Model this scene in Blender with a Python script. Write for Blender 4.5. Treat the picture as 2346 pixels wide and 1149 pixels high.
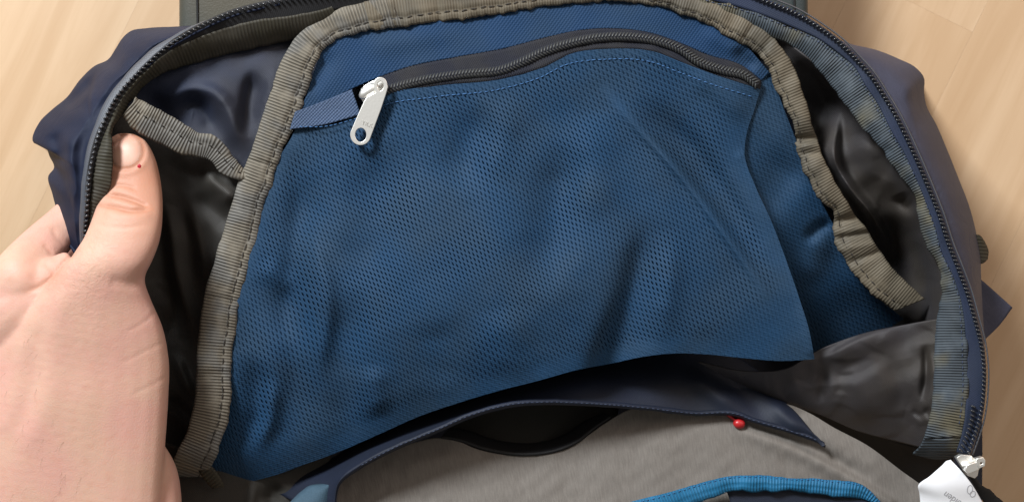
import bpy, bmesh, math, random
import numpy as np
from mathutils import Vector, Matrix, Quaternion
from mathutils.bvhtree import BVHTree

random.seed(7)
rng = np.random.default_rng(7)
for o in list(bpy.data.objects):
    bpy.data.objects.remove(o)
S = bpy.context.scene
COL = S.collection

# ------------------------------------------------------------------ camera, world, lamps
CAM_H = 0.550            # lens height above the rim of the bag, metres
PXM = 5300.0             # photo pixels per metre at rim height
cam_d = bpy.data.cameras.new("camera")
cam = bpy.data.objects.new("camera", cam_d)
COL.objects.link(cam)
cam.location = (0, 0, CAM_H)
cam_d.sensor_width = 36.0
cam_d.lens = 36.0 * CAM_H / (2346 / PXM)
cam_d.clip_start = 0.02
cam_d.clip_end = 20
cam_d.dof.use_dof = True
cam_d.dof.focus_distance = CAM_H + 0.006
cam_d.dof.aperture_fstop = cam_d.lens / 3.2
S.camera = cam

W = bpy.data.worlds.new("World")
S.world = W
W.use_nodes = True
W.node_tree.nodes["Background"].inputs[0].default_value = (1.0, 0.95, 0.88, 1)
W.node_tree.nodes["Background"].inputs[1].default_value = 0.20


def lamp(name, loc, target, size, power, color):
    d = bpy.data.lights.new(name, 'AREA')
    d.shape = 'RECTANGLE'
    d.size, d.size_y = size
    d.energy = power
    d.color = color
    o = bpy.data.objects.new(name, d)
    COL.objects.link(o)
    o.location = loc
    o.rotation_euler = (Vector(target) - Vector(loc)).to_track_quat('-Z', 'Y').to_euler()
    return o


lamp("window_light", (-0.82, 1.05, 1.08), (0, 0, 0), (0.40, 0.40), 48.0, (0.93, 0.97, 1.0))
lamp("room_light", (1.25, 1.0, 1.25), (0.1, 0, 0), (1.2, 1.2), 13.0, (1.0, 0.83, 0.73))
S.view_settings.view_transform = 'Standard'
S.view_settings.look = 'None'
S.view_settings.exposure = 0.0
S.view_settings.gamma = 1.0

# ------------------------------------------------------------------ geometry helpers
# shapes are authored as (column, row, height in mm) on the rim plane; P() turns that into metres


def P(a):
    a = np.asarray(a, float)
    z = a[..., 2] / 1000.0
    s = (CAM_H - z) / CAM_H / PXM
    return np.stack([(a[..., 0] - 1173) * s, (574.5 - a[..., 1]) * s, z], -1)


def spl(pts, n):
    """smooth curve through pts, resampled to n evenly spaced points"""
    p = np.asarray(pts, float)
    if len(p) == 2:
        t = np.linspace(0, 1, n)[:, None]
        return p[0] * (1 - t) + p[1] * t
    d = np.sqrt(((p[1:] - p[:-1]) * [1, 1, 3]) ** 2 @ np.ones(3)) + 1e-6
    t = np.concatenate([[0], np.cumsum(d)])
    m = np.empty_like(p)
    sl = (p[1:] - p[:-1]) / d[:, None]
    m[0], m[-1] = sl[0], sl[-1]
    w = d[1:] / (d[:-1] + d[1:])
    m[1:-1] = sl[:-1] * w[:, None] + sl[1:] * (1 - w[:, None])

    def ev(tt):
        i = np.clip(np.searchsorted(t, tt, 'right') - 1, 0, len(d) - 1)
        h = d[i][:, None]
        u = ((tt - t[i]) / d[i])[:, None]
        return ((2 * u**3 - 3 * u**2 + 1) * p[i] + (u**3 - 2 * u**2 + u) * h * m[i]
                + (-2 * u**3 + 3 * u**2) * p[i + 1] + (u**3 - u**2) * h * m[i + 1])
    tt = np.linspace(0, t[-1], max(400, n * 4))
    q = ev(tt)
    L = np.concatenate([[0], np.cumsum(np.sqrt((((q[1:] - q[:-1]) * [1, 1, 3]) ** 2).sum(1)))])
    return ev(np.interp(np.linspace(0, L[-1], n), L, tt))


def spl_pair(A, B, n):
    A, B = np.asarray(A, float), np.asarray(B, float)
    if len(A) != len(B):
        return spl(A, n), spl(B, n)
    M = (A + B) / 2
    C = np.concatenate([M, A, B], 1)
    d = np.sqrt(((M[1:] - M[:-1]) ** 2).sum(1)) + 1e-6
    t = np.concatenate([[0], np.cumsum(d)])
    m = np.empty_like(C)
    sl = (C[1:] - C[:-1]) / d[:, None]
    m[0], m[-1] = sl[0], sl[-1]
    if len(C) > 2:
        w = d[1:] / (d[:-1] + d[1:])
        m[1:-1] = sl[:-1] * w[:, None] + sl[1:] * (1 - w[:, None])
    tt = np.linspace(0, t[-1], n)
    i = np.clip(np.searchsorted(t, tt, 'right') - 1, 0, len(d) - 1)
    h = d[i][:, None]
    u = ((tt - t[i]) / d[i])[:, None]
    R = ((2 * u**3 - 3 * u**2 + 1) * C[i] + (u**3 - 2 * u**2 + u) * h * m[i]
         + (-2 * u**3 + 3 * u**2) * C[i + 1] + (u**3 - u**2) * h * m[i + 1])
    return R[:, 3:6], R[:, 6:9]


def coons(top, bot, left, right, nu, nv):
    t, b = spl(top, nu), spl(bot, nu)
    l, r = spl(left, nv), spl(right, nv)
    u = np.linspace(0, 1, nu)[None, :, None]
    v = np.linspace(0, 1, nv)[:, None, None]
    l = l + (t[0] - l[0]) * (1 - v[:, 0]) + (b[0] - l[-1]) * v[:, 0]
    r = r + (t[-1] - r[0]) * (1 - v[:, 0]) + (b[-1] - r[-1]) * v[:, 0]
    return ((1 - v) * t[None] + v * b[None] + (1 - u) * l[:, None] + u * r[:, None]
            - (1 - u) * (1 - v) * t[0] - u * (1 - v) * t[-1] - (1 - u) * v * b[0] - u * v * b[-1])


def waves(x, y, scale, seed, octs=14):
    """smooth random relief, about -1..1, with features of about `scale`"""
    r = np.random.default_rng(seed)
    out = 0
    for _ in range(octs):
        a = r.uniform(0, 2 * math.pi)
        k = 2 * math.pi / scale * r.uniform(0.5, 1.4)
        out = out + np.sin(k * (x * math.cos(a) + y * math.sin(a)) + r.uniform(0, 6.28))
    return out / math.sqrt(octs) / 1.2


def poly_dist(X, Y, pts):
    """distance, signed side (+ = right of travel on the page) and position 0..1 along a polyline"""
    p = spl([(a[0], a[1], 0) for a in pts], max(12, len(pts) * 6))[:, :2]
    seg = np.sqrt(((p[1:] - p[:-1]) ** 2).sum(1))
    L = np.concatenate([[0], np.cumsum(seg)])
    bd = np.full(X.shape, 1e9)
    bs = np.zeros(X.shape)
    sd = np.ones(X.shape)
    for i in range(len(seg)):
        ax, ay = p[i]
        dx, dy = p[i + 1] - p[i]
        q = np.clip(((X - ax) * dx + (Y - ay) * dy) / (seg[i] ** 2 + 1e-9), 0, 1)
        ex, ey = X - ax - q * dx, Y - ay - q * dy
        d = np.sqrt(ex * ex + ey * ey)
        k = d < bd
        bd = np.where(k, d, bd)
        bs = np.where(k, (L[i] + q * seg[i]) / L[-1], bs)
        sd = np.where(k, np.sign(dx * ey - dy * ex), sd)
    return bd, sd, bs


def fold(G, pts, w, h, ends=(1, 1)):
    """add a crease along pts: w = width or (left width, right width), h = height in mm or (start, end)"""
    wl, wr = w if isinstance(w, tuple) else (w, w)
    h0, h1 = h if isinstance(h, tuple) else (h, h)
    d, s, t = poly_dist(G[..., 0], G[..., 1], pts)
    ww = np.where(s > 0, wr, wl)
    e = 1
    if ends[0]:
        q = np.clip(t / 0.35, 0, 1)
        e = e * q * q * (3 - 2 * q)
    if ends[1]:
        q = np.clip((1 - t) / 0.35, 0, 1)
        e = e * q * q * (3 - 2 * q)
    G[..., 2] += (h0 + (h1 - h0) * t) * e * np.exp(-(d / ww) ** 2)


def add(o, parent=None):
    COL.objects.link(o)
    if parent is not None:
        o.parent = parent
        if parent.parent is None:
            o.matrix_parent_inverse = Matrix.Translation(-parent.location)
    return o


def mesh_from(name, V, F, mat, parent, uv=None, smooth=True, attr=None, thick=0):
    me = bpy.data.meshes.new(name)
    me.from_pydata([tuple(v) for v in V], [], [tuple(f) for f in F])
    if smooth:
        me.polygons.foreach_set("use_smooth", [True] * len(me.polygons))
    if uv is not None:
        ul = me.uv_layers.new(name="UVMap")
        li = np.empty(len(me.loops), int)
        me.loops.foreach_get("vertex_index", li)
        ul.data.foreach_set("uv", np.asarray(uv, float)[li].ravel())
    if attr:
        for k, a in attr.items():
            at = me.attributes.new(k, 'FLOAT', 'POINT')
            at.data.foreach_set("value", np.asarray(a, float).ravel())
    me.materials.append(mat)
    me.update()
    o = bpy.data.objects.new(name, me)
    add(o, parent)
    if thick:
        md = o.modifiers.new("thickness", 'SOLIDIFY')
        md.thickness = thick / 1000
        md.offset = -1
    return o


def grid_faces(nv, nu):
    i = np.arange(nv * nu).reshape(nv, nu)
    return np.stack([i[:-1, :-1], i[1:, :-1], i[1:, 1:], i[:-1, 1:]], -1).reshape(-1, 4)


def sheet(name, G, mat, parent, uv='plan', attr=None, thick=0.7, keep=None):
    nv, nu = G.shape[:2]
    if isinstance(uv, str):
        uv = G[..., :2] / (PXM / 1000) * [1, -1]
        uv = uv + np.stack([waves(G[..., 0], G[..., 1], 420, 5), waves(G[..., 0], G[..., 1], 380, 6)], -1) * 1.2
    F = grid_faces(nv, nu)
    if keep is not None:
        F = F[keep.ravel()]
    return mesh_from(name, P(G).reshape(-1, 3), F, mat, parent, np.asarray(uv).reshape(-1, 2), attr=attr, thick=thick)


def strip(name, A, B, n, m, prof, mat, parent, wav=(0, 0), seed=1, thick=0.7, zwav=0.0, match=True):
    """band between two edges; prof(t) = height in mm across it, t = 0 on A and 1 on B"""
    if match:
        a = spl(A, n)
        bd = spl(B, 1600)
        q = np.array([np.argmin(((bd[:, :2] - p_[:2]) ** 2).sum(1)) for p_ in a], float)
        q = np.maximum.accumulate(q)
        kq = max(2, n // 30)
        q = np.convolve(np.pad(q, kq, 'reflect', reflect_type='odd'), np.ones(2 * kq + 1) / (2 * kq + 1), 'valid')
        uq = np.linspace(0, 1, n)
        q = np.clip(q - q[0] * (1 - uq) ** 12 + (1599 - q[-1]) * uq ** 12, 0, 1599)
        b = np.stack([np.interp(q, np.arange(1600), bd[:, k]) for k in range(3)], 1)
    else:
        a, b = spl_pair(A, B, n)
    s = np.concatenate([[0], np.cumsum(np.sqrt((((a + b)[1:] - (a + b)[:-1]) ** 2).sum(1)) / 2)])
    c0 = (a + b)[:, :2] / 2
    kw = max(3, n // 45)
    c0 = np.stack([np.convolve(np.pad(c0[:, k], kw, 'reflect', reflect_type='odd'), np.ones(2 * kw + 1) / (2 * kw + 1), 'valid') for k in (0, 1)], 1)
    tg = np.gradient(c0, axis=0)
    tg /= np.linalg.norm(tg, axis=1)[:, None] + 1e-9
    dr = (b - a)[:, :2]
    wd = np.sqrt((dr ** 2).sum(1))
    dr = dr / (wd[:, None] + 1e-6)
    ra = waves(s, s * 0, 55, seed) + 0.5 * waves(s, s * 0, 22, seed + 9)
    rb = waves(s, s * 0, 48, seed + 3) + 0.5 * waves(s, s * 0, 18, seed + 5)
    a = a.copy(); b = b.copy()
    a[:, :2] -= dr * (ra * wav[0])[:, None]
    b[:, :2] += dr * (rb * wav[1])[:, None]
    t = np.linspace(0, 1, m)
    G = a[:, None] * (1 - t)[None, :, None] + b[:, None] * t[None, :, None]
    G[..., 2] += np.array([prof(x) for x in t])[None]
    if zwav:
        G[..., 2] += zwav * waves(np.repeat(s[:, None], m, 1), t[None] * 40 + s[:, None] * 0, 60, seed + 20)
    cen = (a + b)[:, :2] / 2
    along = s[:, None] + ((G[..., :2] - cen[:, None]) * tg[:, None]).sum(-1)
    uv = np.stack([np.repeat(t[None] * wd.mean() / 5.3, n, 0), along / 5.3], -1)
    F = grid_faces(n, m)[:, ::-1]
    cr = np.cross(*(P(G[[0, n // 2], 0])[1] - P(G[n // 2, 0]) + 0, np.zeros(3)))
    o = mesh_from(name, P(G).reshape(-1, 3), F, mat, parent, uv.reshape(-1, 2), thick=0)
    fix_up(o)
    if thick:
        md = o.modifiers.new("thickness", 'SOLIDIFY')
        md.thickness = thick / 1000
        md.offset = -1
    return o, G


def fix_up(o):
    me = o.data
    nz = np.empty(len(me.polygons) * 3)
    me.polygons.foreach_get("normal", nz)
    if nz.reshape(-1, 3)[:, 2].mean() < 0:
        me.flip_normals()


def binding(t):
    """cross-section of folded binding tape: soft roll with a dent at the seam"""
    x = 2 * t - 1
    e = 1.5 * (1 - abs(x) ** 3.0)
    return e - 0.75 * math.exp(-((t - 0.73) / 0.05) ** 2)


def refold(o, G, folds):
    for f in folds:
        fold(G, *f)
    o.data.vertices.foreach_set("co", P(G).reshape(-1, 3).ravel())
    o.data.update()


def flat(t):
    return 0.5 * (1 - abs(2 * t - 1) ** 4)


def stitches(name, path, pitch, ln, wid, mat, parent, dz=0.3, jit=0.15):
    """a run of short thread stitches along path (n,3)"""
    p = np.asarray(path, float)
    s = np.concatenate([[0], np.cumsum(np.sqrt(((p[1:, :2] - p[:-1, :2]) ** 2).sum(1)))])
    V, F = [], []
    x = pitch * 0.5
    while x < s[-1] - ln:
        l = ln * random.uniform(1 - jit, 1 + jit)
        q = [np.array([np.interp(x + l * k, s, p[:, c]) for c in range(3)]) for k in (0, .3, .7, 1)]
        d = q[3][:2] - q[0][:2]
        d = d / (np.linalg.norm(d) + 1e-6)
        nrm = np.array([-d[1], d[0], 0])
        b = len(V)
        for k, c in enumerate(q):
            ww = wid * (0.5, 1, 1, 0.5)[k] / 2
            hz = dz + (-0.25, .12, .12, -0.25)[k]
            for sx, up in ((-1, -.1), (-.6, .16), (.6, .16), (1, -.1)):
                v = c + nrm * ww * sx
                V.append([v[0], v[1], v[2] + hz + up])
        for k in range(3):
            for j in range(3):
                F.append((b + k * 4 + j, b + k * 4 + j + 1, b + k * 4 + 5 + j, b + k * 4 + 4 + j))
        x += pitch * random.uniform(1 - jit, 1 + jit)
    if not V:
        return None
    o = mesh_from(name, P(np.array(V)), F, mat, parent)
    fix_up(o)
    return o


def crinkle(G, count, seed, w=(4, 9), h=0.7, box=None, run=70, heading=None):
    """small sharp creases scattered over a sheet"""
    r = np.random.default_rng(seed)
    for _ in range(count):
        i, j = r.integers(0, G.shape[0]), r.integers(0, G.shape[1])
        x, y = G[i, j, :2]
        if box and not (box[0] < x < box[2] and box[1] < y < box[3]):
            continue
        a = r.uniform(0, 6.28) if heading is None else heading + r.normal() * 0.5
        L = run * r.uniform(0.5, 1.4)
        bnd = r.normal() * 0.25
        pts = [(x + L * (k - .5) * math.cos(a + bnd * (k - .5)), y + L * (k - .5) * math.sin(a + bnd * (k - .5))) for k in (0, .5, 1)]
        ww = r.uniform(*w)
        fold(G, pts, (ww, ww * r.uniform(1.5, 3)), h * r.uniform(0.5, 1.2) * r.choice([-1, 1]))


# ------------------------------------------------------------------ material helpers
class Mat:
    def __init__(s, name):
        s.m = bpy.data.materials.new(name)
        s.m.use_nodes = True
        s.t = s.m.node_tree
        s.b = s.t.nodes["Principled BSDF"]
        s.out = s.t.nodes["Material Output"]
        s.tc = s.t.nodes.new("ShaderNodeTexCoord")
        sp = s.t.nodes.new("ShaderNodeSeparateXYZ")
        s.t.links.new(s.tc.outputs["UV"], sp.inputs[0])
        s.u, s.v = sp.outputs[0], sp.outputs[1]

    def put(s, sock, val):
        if isinstance(val, bpy.types.NodeSocket):
            s.t.links.new(val, sock)
        else:
            sock.default_value = val

    def set(s, **k):
        for n, v in k.items():
            s.put(s.b.inputs[n.replace('_', ' ')], v)
        return s

    def math(s, op, a, b=0.0, c=0.0, clamp=False):
        n = s.t.nodes.new("ShaderNodeMath")
        n.operation = op
        n.use_clamp = clamp
        for i, x in enumerate((a, b, c)):
            s.put(n.inputs[i], x)
        return n.outputs[0]

    def noise(s, scale, detail=3, rough=0.5, vec=None, dist=0.0):
        n = s.t.nodes.new("ShaderNodeTexNoise")
        n.inputs["Scale"].default_value = scale
        n.inputs["Detail"].default_value = detail
        n.inputs["Roughness"].default_value = rough
        n.inputs["Distortion"].default_value = dist
        s.t.links.new(vec if vec is not None else s.tc.outputs["Object"], n.inputs["Vector"])
        return n.outputs[0]

    def mix(s, f, a, b):
        n = s.t.nodes.new("ShaderNodeMix")
        n.data_type = 'RGBA'
        s.put(n.inputs[0], f)
        for i, x in ((6, a), (7, b)):
            s.put(n.inputs[i], x if isinstance(x, bpy.types.NodeSocket) else (*x, 1))
        return n.outputs[2]

    def ramp(s, f, lo, hi):
        n = s.t.nodes.new("ShaderNodeMapRange")
        n.interpolation_type = 'SMOOTHSTEP'
        s.put(n.inputs[0], f)
        n.inputs[1].default_value = lo
        n.inputs[2].default_value = hi
        return n.outputs[0]

    def bump(s, h, dist, strength=1.0, normal=None):
        n = s.t.nodes.new("ShaderNodeBump")
        n.inputs["Strength"].default_value = strength
        n.inputs["Distance"].default_value = dist
        s.t.links.new(h, n.inputs["Height"])
        if normal is not None:
            s.t.links.new(normal, n.inputs["Normal"])
        s.t.links.new(n.outputs[0], s.b.inputs["Normal"])
        return n.outputs[0]

    def sin(s, x, period, phase=0.0):
        return s.math('SINE', s.math('MULTIPLY_ADD', x, 2 * math.pi / period, phase))


def grosgrain(name, c1, c2, period=1.32, patch=70, lo=0.42, hi=0.62, dist=0.00034, dark=0.55):
    """ribbed binding tape: ribs run across the tape"""
    m = Mat(name)
    wob = m.math('MULTIPLY', m.noise(160, 2), 1.1)
    r = m.sin(m.v, period, wob)
    h = m.math('MULTIPLY_ADD', r, 0.5, 0.5)
    flatf = m.ramp(m.noise(110, 2), 0.46, 0.74)                 # places where the ribs are worn flat
    amp = m.math('MULTIPLY_ADD', flatf, -0.75, 1.0)
    hh = m.math('MULTIPLY', h, amp)
    c = m.mix(m.ramp(m.noise(patch, 3), lo, hi), c1, c2)
    tone = m.math('MULTIPLY_ADD', m.noise(900, 2), 0.3, 0.85)
    g = m.math('SUBTRACT', 1.0, m.math('MULTIPLY', m.math('MULTIPLY', m.math('SUBTRACT', 1.0, h), amp), dark))  # shade between the ribs, painted as darker grooves
    k = m.math('MULTIPLY', g, tone)
    cc = m.mix(k, (0.004, 0.004, 0.004), c)
    m.set(Base_Color=cc, Roughness=0.62, Sheen_Weight=0.0, Specular_IOR_Level=0.3)
    m.bump(hh, dist)
    return m.m


def cloth(name, c1, c2, rough=0.6, pitch=0.55, dist=0.00006, spec=0.4, sheen=0.0, patch=25, crumple=0.0):
    m = Mat(name)
    w = m.math('MULTIPLY', m.sin(m.u, pitch), m.sin(m.v, pitch))
    h = m.math('MULTIPLY_ADD', w, 0.5, m.math('MULTIPLY', m.noise(1500, 2), 0.7))
    c = m.mix(m.ramp(m.noise(patch, 3), 0.35, 0.65), c1, c2)
    c = m.mix(m.math('MULTIPLY', m.noise(1300, 2), 0.35), c, (0.0, 0.0, 0.0))
    m.set(Base_Color=c, Roughness=rough, Specular_IOR_Level=spec, Sheen_Weight=sheen)
    nb = m.bump(h, dist)
    if crumple:
        n0 = m.t.nodes.new("ShaderNodeBump")
        n0.inputs["Distance"].default_value = crumple
        m.t.links.new(m.noise(85, 5, 0.6, dist=1.0), n0.inputs["Height"])
        m.bump(h, dist, normal=n0.outputs[0])
    return m.m


def plain(name, c, rough=0.5, metal=0.0, spec=0.5, nb=0.0, ns=300, coat=0.0):
    m = Mat(name)
    m.set(Base_Color=(*c, 1), Roughness=rough, Metallic=metal, Specular_IOR_Level=spec, Coat_Weight=coat)
    if nb:
        m.bump(m.noise(ns, 3), nb)
    return m.m


M_KHAKI = grosgrain("khaki_binding", (0.225, 0.20, 0.158), (0.19, 0.182, 0.165))
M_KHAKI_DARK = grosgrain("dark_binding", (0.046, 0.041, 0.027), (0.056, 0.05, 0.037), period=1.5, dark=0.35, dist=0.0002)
M_KHAKI_SOFT = grosgrain("worn_khaki_binding", (0.165, 0.138, 0.098), (0.115, 0.102, 0.078), period=1.2, dark=0.25, dist=0.00016, patch=45)
M_FACING = grosgrain("blue_khaki_facing", (0.072, 0.090, 0.108), (0.145, 0.132, 0.09), period=1.15, patch=38, lo=0.47, hi=0.66)
M_BLUE_TAPE = grosgrain("bright_blue_tape", (0.014, 0.145, 0.295), (0.022, 0.165, 0.33), period=1.3, dark=0.3)
M_NAVY = cloth("navy_nylon", (0.014, 0.021, 0.050), (0.011, 0.016, 0.038), rough=0.62, pitch=0.8, spec=0.2, crumple=0.0004)
M_NAVY_R = cloth("slate_nylon", (0.074, 0.074, 0.108), (0.062, 0.065, 0.10), rough=0.6, spec=0.25, pitch=0.8, crumple=0.0006)
M_LINING = cloth("coated_lining", (0.030, 0.041, 0.080), (0.030, 0.033, 0.050), rough=0.55, pitch=0.8, spec=0.42, dist=0.00016, crumple=0.0004)
M_LINING_K = cloth("black_lining", (0.040, 0.037, 0.034), (0.048, 0.044, 0.038), rough=0.55, pitch=0.8, spec=0.4, dist=0.00014, crumple=0.0003)
M_LINING_R = cloth("coated_lining_brown", (0.070, 0.060, 0.052), (0.056, 0.052, 0.055), rough=0.58, pitch=0.8, spec=0.4, dist=0.00014, crumple=0.0004)
M_LINING_P = cloth("coated_lining_plum", (0.044, 0.042, 0.052), (0.055, 0.046, 0.038), rough=0.5, pitch=0.8, spec=0.45, dist=0.00014, crumple=0.0006, patch=14)
M_FLAP = cloth("flap_nylon", (0.010, 0.016, 0.036), (0.009, 0.014, 0.029), rough=0.6, pitch=0.8)
M_BLACK = cloth("black_webbing", (0.010, 0.010, 0.012), (0.012, 0.012, 0.013), rough=0.65, pitch=0.8)
M_PATCH = cloth("blue_webbing", (0.065, 0.11, 0.21), (0.05, 0.085, 0.16), rough=0.6, pitch=1.5, dist=0.0003)
M_TAPE = cloth("zipper_tape", (0.028, 0.030, 0.042), (0.038, 0.038, 0.043), spec=0.15, rough=0.75, pitch=1.0, dist=0.00015, patch=70)
M_TAPE_NAVY = cloth("navy_zipper_tape", (0.022, 0.034, 0.075), (0.02, 0.03, 0.06), rough=0.7, pitch=1.0)
M_TAPE_BLACK = cloth("black_zipper_tape", (0.012, 0.012, 0.014), (0.015, 0.015, 0.017), rough=0.7, pitch=1.0)
M_GUARD = cloth("grey_zipper_edge", (0.085, 0.097, 0.12), (0.10, 0.10, 0.112), rough=0.5, pitch=1.0)
M_GREY = None
M_SIDE_PIPE = cloth("shaded_blue_tape", (0.05, 0.10, 0.145), (0.06, 0.11, 0.15), rough=0.8, pitch=1.2)  # blue tape dulled in colour to stand for shade
M_LOW = cloth("charcoal_lining", (0.045, 0.042, 0.036), (0.05, 0.048, 0.042), rough=0.7, pitch=0.8)
M_TOOTH = plain("black_nylon_teeth", (0.022, 0.024, 0.028), rough=0.22, spec=0.8)
M_COIL = plain("grey_nylon_coil", (0.060, 0.062, 0.060), rough=0.4)
M_METAL = plain("nickel_metal", (0.95, 0.93, 0.88), rough=0.40, metal=0.88, nb=0.00002, ns=900)
M_DARK_THREAD = plain("dark_thread", (0.035, 0.03, 0.026), rough=0.8)
M_BLUE_THREAD = plain("blue_thread", (0.045, 0.14, 0.33), rough=0.7)
M_NAVY_THREAD = plain("navy_thread", (0.05, 0.07, 0.13), rough=0.7)
M_RED = plain("red_plastic", (0.45, 0.015, 0.018), rough=0.35, spec=0.6)
M_LABEL = plain("white_satin_label", (0.88, 0.89, 0.92), rough=0.4, nb=0.0001, ns=120)
M_PRINT = plain("grey_print", (0.42, 0.42, 0.44), rough=0.7)
M_ENGRAVE = plain("engraving", (0.52, 0.51, 0.48), rough=0.5, metal=0.6)


def grey_fabric():
    m = Mat("grey_front_fabric")
    cmb = m.t.nodes.new("ShaderNodeCombineXYZ")
    m.put(cmb.inputs[0], m.math('MULTIPLY_ADD', m.v, 0.18, m.math('MULTIPLY', m.u, 1.0)))
    m.put(cmb.inputs[1], m.math('MULTIPLY', m.v, 0.12))
    slub = m.noise(1.6, 4, 0.6, vec=cmb.outputs[0])
    fine = m.noise(2600, 2)
    c = m.mix(m.ramp(slub, 0.3, 0.7), (0.175, 0.158, 0.142), (0.22, 0.20, 0.18))
    c = m.mix(m.math('MULTIPLY', fine, 0.35), c, (0.10, 0.09, 0.08))
    m.set(Base_Color=c, Roughness=0.8, Sheen_Weight=0.0, Specular_IOR_Level=0.14)
    m.bump(m.math('ADD', m.math('MULTIPLY', slub, 1.2), fine), 0.00012)
    return m.m


M_GREY = grey_fabric()


def mesh_fabric():
    """knitted net: staggered long holes one sees through to the backing"""
    m = Mat("blue_net")
    a = math.radians(13)
    u = m.math('ADD', m.math('MULTIPLY', m.u, math.cos(a)), m.math('MULTIPLY', m.v, math.sin(a)))
    v = m.math('SUBTRACT', m.math('MULTIPLY', m.v, math.cos(a)), m.math('MULTIPLY', m.u, math.sin(a)))
    cu = m.math('DIVIDE', u, 1.62)
    col = m.math('FLOOR', cu)
    fu = m.math('SUBTRACT', m.math('SUBTRACT', cu, col), 0.5)
    cv = m.math('ADD', m.math('DIVIDE', v, 2.5), m.math('MULTIPLY', m.math('MODULO', col, 2.0), 0.5))
    fv = m.math('SUBTRACT', m.math('SUBTRACT', cv, m.math('FLOOR', cv)), 0.5)
    fus = m.math('ADD', fu, m.math('MULTIPLY', fv, 0.42))
    d = m.math('SQRT', m.math('ADD', m.math('POWER', m.math('DIVIDE', fus, 0.19), 2.0),
                              m.math('POWER', m.math('DIVIDE', fv, 0.40), 2.0)))
    at = m.t.nodes.new("ShaderNodeAttribute")
    at.attribute_name = "open"
    hole = m.math('MULTIPLY', m.math('SUBTRACT', 1.0, m.ramp(d, 0.72, 1.12)), at.outputs["Fac"])
    c = m.mix(m.ramp(m.noise(30, 3), 0.3, 0.7), (0.0165, 0.056, 0.122), (0.025, 0.058, 0.106))
    c = m.mix(m.math('MULTIPLY', m.noise(1400, 2), 0.3), c, (0.012, 0.03, 0.07))
    m.set(Base_Color=c, Roughness=0.62, Sheen_Weight=0.0, Specular_IOR_Level=0.14)
    yarn = m.math('ADD', m.ramp(d, 0.7, 1.6), m.math('MULTIPLY', m.sin(v, 0.7), 0.15))
    m.bump(yarn, 0.00016)
    tr = m.t.nodes.new("ShaderNodeBsdfTransparent")
    mx = m.t.nodes.new("ShaderNodeMixShader")
    m.t.links.new(hole, mx.inputs[0])
    m.t.links.new(m.b.outputs[0], mx.inputs[1])
    m.t.links.new(tr.outputs[0], mx.inputs[2])
    m.t.links.new(mx.outputs[0], m.out.inputs[0])
    return m.m


def twill_fabric():
    m = Mat("blue_twill")
    d1 = m.math('ADD', m.u, m.math('MULTIPLY', m.v, -0.75))
    d2 = m.math('ADD', m.math('MULTIPLY', m.u, 0.9), m.v)
    a = m.math('MULTIPLY_ADD', m.sin(d1, 1.55), 0.5, 0.5)
    b = m.math('MULTIPLY_ADD', m.sin(d2, 1.7), 0.5, 0.5)
    h = m.math('MULTIPLY', a, m.math('MULTIPLY_ADD', b, 0.8, 0.2))
    c = m.mix(m.ramp(m.noise(28, 3), 0.35, 0.65), (0.012, 0.046, 0.114), (0.019, 0.050, 0.100))
    c = m.mix(m.math('MULTIPLY', m.math('SUBTRACT', 1.0, h), 0.42), c, (0.012, 0.03, 0.08))
    m.set(Base_Color=c, Roughness=0.62, Sheen_Weight=0.0, Specular_IOR_Level=0.14)
    m.bump(h, 0.0002)
    return m.m


M_NET = mesh_fabric()
M_TWILL = twill_fabric()
M_BACKING = cloth("blue_backing", (0.018, 0.058, 0.150), (0.023, 0.060, 0.135), rough=0.8, pitch=0.9)
M_NET_BACK = cloth("blue_pocket_wall", (0.020, 0.066, 0.148), (0.022, 0.064, 0.132), rough=0.65, spec=0.2, pitch=1.1, dist=0.00008)


def skin():
    m = Mat("skin")
    n1 = m.ramp(m.noise(38, 3), 0.35, 0.68)
    n2 = m.noise(260, 4, 0.6)
    c = m.mix(n1, (0.64, 0.395, 0.295), (0.65, 0.36, 0.29))
    c = m.mix(m.math('MULTIPLY', m.ramp(n2, 0.45, 0.8), 0.28), c, (0.60, 0.27, 0.19))
    c = m.mix(m.ramp(m.noise(75, 1), 0.775, 0.80), c, (0.50, 0.24, 0.14))
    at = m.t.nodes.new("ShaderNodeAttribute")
    at.attribute_name = "flush_shade"
    c = m.mix(at.outputs["Fac"], c, (0.50, 0.235, 0.15))  # skin redness, and shade on the thumb painted into the colour
    m.set(Base_Color=c, Roughness=0.52, Specular_IOR_Level=0.3, Subsurface_Weight=0.12,
          Subsurface_Radius=(1.0, 0.35, 0.2), Subsurface_Scale=0.0025)
    v = m.t.nodes.new("ShaderNodeTexVoronoi")
    v.inputs["Scale"].default_value = 1500
    m.t.links.new(m.tc.outputs["Object"], v.inputs["Vector"])
    wr = m.noise(320, 5, 0.65, dist=0.8)
    at2 = m.t.nodes.new("ShaderNodeAttribute")
    at2.attribute_name = "wrinkle"
    h = m.math('ADD', m.math('MULTIPLY', v.outputs["Distance"], 0.25),
               m.math('MULTIPLY', wr, m.math('MULTIPLY_ADD', at2.outputs["Fac"], 2.6, 0.3)))
    m.bump(h, 0.0002)
    return m.m


def nail_mat():
    m = Mat("thumbnail")
    c = m.mix(m.ramp(m.noise(90, 2), 0.35, 0.7), (0.60, 0.34, 0.255), (0.65, 0.395, 0.30))
    m.set(Base_Color=c, Roughness=0.42, Specular_IOR_Level=0.3, Subsurface_Weight=0.12,
          Subsurface_Radius=(1.0, 0.35, 0.2), Subsurface_Scale=0.003)
    return m.m


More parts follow.
